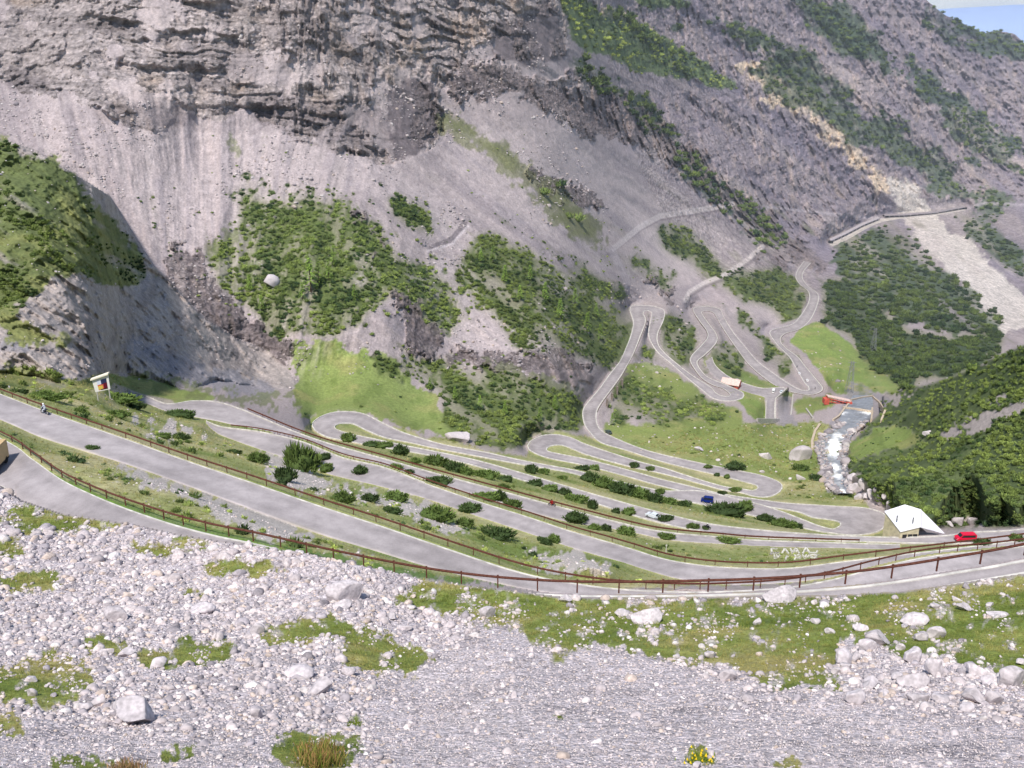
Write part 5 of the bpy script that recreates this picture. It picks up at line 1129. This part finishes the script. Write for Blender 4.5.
for nm, sts in strokes.items():
    mb = MB()
    for st in sts:
        pts = [(755+x/12.8, 535+y/12.8) for x, y in st]
        for (x0, y0), (x1, y1) in zip(pts[:-1], pts[1:]):
            n = max(2, int(math.hypot(x1-x0, y1-y0)/.35))
            for i in range(n+1):
                t = i/n; p = Vector(ptY(x0+(x1-x0)*t, y0+(y1-y0)*t, float(YLs[int(round(y0+(y1-y0)*t))-GY0, int(round(x0+(x1-x0)*t))-GX0])))-g0
                w_ = (.26 if nm not in ('L','v','a3','two','O','V','N','five','three') else .19)*random.uniform(.8, 1.2); mb.box(p.x, p.y, p.z+.15, w_, w_*1.3, .3, Matrix.Rotation(random.random(), 3, 'Z'))
    mb.build('letter', M_white, e)

# ------------------------------------------------------------------ vehicles
M_glass = plain('car_glass', (.02,.025,.03), .15, .05); M_tyre = plain('tyre_rubber', (.02,.02,.02), .8, .1); M_rim = plain('alloy_rim', (.5,.5,.5), .3, .05, 1, .6); M_lamp = plain('headlight_glass', (.8,.8,.78), .2, .02); M_tail = plain('tail_light', (.4,.02,.02), .3, .02)
def car(name, lab, loc, rz, rgb, kind='car', L_=4.3, group=None, cat='car'):
    paint = plain('car_paint', rgb, .3, .04, .5); e = empty(name, loc, rz); fin(e, lab, cat, group)
    W = 1.75 if kind == 'car' else 1.95; zb = .32
    if kind == 'car': prof = [(-.5,.45),(-.5,.78),(-.44,.95),(-.36,1.02),(-.26,1.40),(.08,1.46),(.24,1.02),(.44,.86),(.5,.68),(.5,.42)]
    else: prof = [(-.5,.45),(-.5,1.2),(-.49,1.85),(-.44,1.98),(.22,1.98),(.36,1.28),(.46,1.12),(.5,.9),(.5,.42)]
    b = MB(); rings = []
    for y, sx in ((-W/2, .97), (-W/2*.96, 1), (W/2*.96, 1), (W/2, .97)):
        rings.append([Vector((x*L_*sx, y*(1 if z < 1.05 else .86), z if z > .5 else zb)) for x, z in prof])
    b.loft(rings); b.build('body', paint, e)
    gz0, gz1 = (1.03, 1.38) if kind == 'car' else (1.25, 1.8)
    for sy in (-1, 1):
        g_ = MB(); y0, y1 = sy*(W/2*.905), sy*(W/2*.868)
        if kind == 'car': pts = [(-.33,gz0),(.17,gz0),(.06,gz1),(-.25,gz1)]
        else: pts = [(-.42,gz0),(.30,gz0),(.20,gz1),(-.42,gz1)]
        g_.poly([Vector((x*L_, (sy*(W/2*.99)+sy*.015) if z < 1.1 and kind != 'car' else sy*(W/2*.86+.03+(.05 if z == gz0 else 0)), z)) for x, z in pts][::sy]); g_.build('side_window', M_glass, e)
    ws = MB()
    if kind == 'car': a, b2 = (.235*L_, 1.045), (.095*L_, 1.43)
    else: a, b2 = (.352*L_, 1.33), (.235*L_, 1.9)
    ws.quad((a[0]+.03, -W*.4, a[1]), (a[0]+.03, W*.4, a[1]), (b2[0]+.03, W*.37, b2[1]), (b2[0]+.03, -W*.37, b2[1])); ws.build('windscreen', M_glass, e)
    rw = MB(); x0 = -.355*L_ if kind == 'car' else -.502*L_; rw.quad((x0-.03, W*.38, gz0+.02), (x0-.03, -W*.38, gz0+.02), ((-.275 if kind == 'car' else -.494)*L_-.02, -W*.35, gz1), ((-.275 if kind == 'car' else -.494)*L_-.02, W*.35, gz1)); rw.build('rear_window', M_glass, e)
    for sx in (-.31, .31):
        for sy in (-1, 1):
            wm = MB(); wm.tube((sx*L_, sy*(W/2-.2), .32), (sx*L_, sy*(W/2+.02), .32), .32, n=14); wh = wm.build('wheel', M_tyre, e)
            rm = MB(); rm.tube((sx*L_, sy*(W/2+.0), .32), (sx*L_, sy*(W/2+.035), .32), .19, n=10); rm.build('rim', M_rim, wh)
    for sy in (-1, 1):
        hm_ = MB(); hm_.box(.49*L_, sy*W*.36, .68, .12, .32, .16); hm_.build('headlight', M_lamp, e)
        tl = MB(); tl.box(-.495*L_, sy*W*.4, .82, .08, .2, .22); tl.build('tail_light', M_tail, e)
    return e
def roadpos(key, x, y):
    """nearest road section to a pixel: surface point and the direction of travel"""
    S = RS[key]; mid = (S[:, :2]+S[:, 2:4])/2; d = np.hypot(mid[:, 0]-x, mid[:, 1]-y); i = int(np.argmin(d)); z = S[i][4]; A, B = EDG[key]; i0, i1 = max(i-2, 0), min(i+2, len(S)-1)
    t = ((A[i1]+B[i1])-(A[i0]+B[i0])); return Vector(ptY(x, y, Yz(x, y, z)))+Vector((0,0,.03)), math.atan2(t.y, t.x)
p, a = roadpos('R5', 965, 540.5); car('red_van', 'bright red van driving on the road at right', p, a if math.cos(a) < 0 else a+math.pi, lin(205,24,60), 'van', 5.0, cat='van')
p, a = roadpos('R5', 707, 502); car('parked_car', 'dark blue car on the wide lay-by of the central hairpin road', p, a if math.cos(a) < 0 else a+math.pi, lin(22,40,110), 'van', 4.1)
p, a = roadpos('R5', 653, 517.5); car('silver_car', 'silver white car half hidden by a pine on the lower hairpin road', p, a if math.cos(a) < 0 else a+math.pi, lin(206,212,220), 'car', 4.3)
p, a = roadpos('R5', 608.5, 433); car('dark_car', 'grey green car on the curve below the tall hairpin', p, a, lin(70,84,80), 'car', 4.5)
p, a = roadpos('R5', 799, 374); car('white_car', 'upper white car on the farthest hairpin descent', p, a, lin(225,225,228), 'car', 4.6)
p, a = roadpos('R5', 807, 381); car('white_car', 'lower white car on the farthest hairpin descent', p, a, lin(228,228,228), 'car', 4.6)
car('white_van', 'white camper van parked left of the silver car above the small bridge', at(773.5, 392, .1), math.radians(70), lin(232,232,230), 'van', 6.5, cat='van')
car('silver_car', 'silver car parked right of the white camper van', at(781.5, 392.5, .1), math.radians(60), lin(200,208,214), 'car', 4.8)
# edge of a tan truck at the left border
p = Vector(ptY(-7, 468, Yz(-7, 468, -51.8))); e = empty('tan_truck', p, math.radians(-86)); fin(e, 'rear corner of a tan truck entering at the left border', 'truck')
m = MB(); m.box(0, 0, 1.75, 5.0, 2.2, 2.3); m.build('cargo_box', plain('tan_tarpaulin', lin(190,164,124), .8, .1, 1), e); m = MB(); m.box(0, 0, .5, 5.1, 2.1, .3); m.build('chassis', M_dark, e)
for sx in (-1.6, 1.6):
    for sy in (-1, 1): m = MB(); m.tube((sx, sy*.75, .42), (sx, sy*1.1, .42), .42, n=14); m.build('wheel', M_tyre, e)

def skin_person(name, parent_loc, rz, cloth, helmetc, lab):
    e = empty(name, parent_loc, rz); fin(e, lab, 'person')
    V_ = [(-.25,0,.85),(-.18,0,1.05),(-.05,0,1.30),(.0,0,1.42),(.04,0,1.52),(.06,0,1.62)]
    E__ = [(0,1),(1,2),(2,3),(3,4),(4,5)]; R_ = [.16,.16,.18,.12,.07,.10]
    for s_ in (-1, 1):
        b = len(V_); V_ += [(-.02,s_*.2,1.36),(.16,s_*.27,1.15),(.42,s_*.24,1.08),(.50,s_*.23,1.07)]; E__ += [(3,b),(b,b+1),(b+1,b+2),(b+2,b+3)]; R_ += [.085,.06,.045,.045]
        b = len(V_); V_ += [(-.2,s_*.13,.83),(.20,s_*.22,.72),(.02,s_*.24,.38),(.14,s_*.25,.33)]; E__ += [(0,b),(b,b+1),(b+1,b+2),(b+2,b+3)]; R_ += [.12,.085,.055,.05]
    me = bpy.data.meshes.new('body'); me.from_pydata(V_, E__, []); o = bpy.data.objects.new('body', me); col.objects.link(o); o.parent = e
    md = o.modifiers.new('skin', 'SKIN'); sv = me.skin_vertices[0].data if me.skin_vertices else None
    if sv is None:
        import bmesh
        bm = bmesh.new(); bm.from_mesh(me); bm.verts.layers.skin.verify(); bm.to_mesh(me); bm.free(); sv = me.skin_vertices[0].data
    for i, r in enumerate(R_): sv[i].radius = (r, r)
    sv[0].use_root = True; o.modifiers.new('sub', 'SUBSURF').levels = 1; o.modifiers['sub'].render_levels = 1; me.materials.append(cloth)
    v, f = ico(2); hh = mesh_np('helmet', v*np.array([.16,.14,.16])+np.array([.07,0,1.68]), f, helmetc, smooth=True, parent=e)
    vs = MB(); vs.box(.205, 0, 1.67, .04, .18, .09); vs.build('visor', M_glass, e)
    return e
def motorbike(loc, rz, rgb, lab):
    e = empty('motorcycle', loc, rz); fin(e, lab, 'motorcycle')
    for x in (-.68, .72):
        m = MB(); n = 18
        rings = []
        for i in range(n+1):
            t = 2*math.pi*i/n; c_ = Vector((x+.27*math.cos(t), 0, .32+.27*math.sin(t))); rad = Vector((math.cos(t), 0, math.sin(t)))
            rings.append([c_+rad*.06, c_+Vector((0,.06,0)), c_-rad*.06, c_-Vector((0,.06,0))])
        m.loft(rings, cap=False); w_ = m.build('wheel', M_tyre, e); r_ = MB(); r_.tube((x, -.03, .32), (x, .03, .32), .2, n=12); r_.build('rim', M_rim, w_)
    pt = plain('bike_paint', rgb, .3, .05); m = MB(); m.loft([[Vector((x, y*w_, z+dz*h_)) for y, dz in ((-1,-1),(1,-1),(1,1),(-1,1))] for x, w_, z, h_ in ((-.75,.09,.82,.05),(-.3,.14,.78,.1),(.05,.17,.86,.16),(.35,.16,.86,.14),(.55,.12,.9,.16),(.7,.06,.85,.1))]); m.build('body', pt, e)
    m = MB(); m.box(.0, 0, .48, .5, .3, .34); m.tube((.72,0,.32), (.45,0,1.0), .05); m.tube((-.68,0,.32), (-.1,0,.5), .05); m.build('engine_frame', M_dark, e)
    m = MB(); m.tube((.42,-.33,1.05), (.42,.33,1.05), .025); m.build('handlebar', M_dark, e); m = MB(); m.box(-.3, 0, .9, .6, .24, .08); m.build('seat', M_dark, e); m = MB(); m.box(.72, 0, .92, .06, .16, .14); m.build('headlight', M_lamp, e)
M_blk = plain('black_leather', (.025,.027,.035), .5, .1); M_redj = plain('red_jacket', lin(150,36,34), .7, .1); M_hw = plain('white_helmet', (.8,.8,.8), .3, .02); M_hd = plain('dark_helmet', (.03,.03,.035), .3, .02)
def rider(key, x, y, rgb, cloth, helm, lb, lp, flip=False, k=1.0):
    p, a = roadpos(key, x, y); a += math.pi if flip else 0
    motorbike(p, a, rgb, lb); skin_person('person', p, a, cloth, helm, lp)
rider('R2', 45, 414, lin(60,66,80), plain('grey_white_jacket', lin(190,194,204), .7, .1), M_hw, 'dark motorcycle near the white edge line of the second road at left', 'rider in pale jacket and white helmet riding on the second road', True)
rider('R4', 552, 506, lin(120,30,30), M_redj, M_hd, 'dark red motorcycle on the fourth road at centre', 'rider in red jacket on the fourth road', True)
rider('R5', 707, 529, lin(20,22,28), M_blk, M_hw, 'black motorcycle beside a shrub on the lower hairpin road', 'rider in black with white helmet beside a shrub', True)
rider('R5', 815, 389, lin(30,30,40), M_blk, M_hd, 'dark motorcycle turning in the farthest hairpin', 'dark clothed rider in the farthest hairpin')
rider('R5', 797, 367.5, lin(30,30,40), M_blk, M_hd, 'dark motorcycle above the white cars on the far descent', 'dark clothed rider above the white cars')

# ------------------------------------------------------------------ valley haze
hv = MB(); hv.box(400, 1700, 200, 4600, 2800, 2200); hz = bpy.data.materials.new('valley_haze'); hz.use_nodes = True; nt_ = hz.node_tree
nt_.nodes.remove(nt_.nodes['Principled BSDF']); vs_ = nt_.nodes.new('ShaderNodeVolumeScatter'); vs_.inputs['Color'].default_value = (.72, .82, 1, 1); vs_.inputs['Density'].default_value = .00012; vs_.inputs['Anisotropy'].default_value = .1
nt_.links.new(vs_.outputs[0], nt_.nodes['Material Output'].inputs['Volume']); fin(hv.build('haze', hz), kind='structure')
sc.cycles.volume_max_steps = 8; sc.cycles.volume_step_rate = 10; sc.cycles.volume_bounces = 0
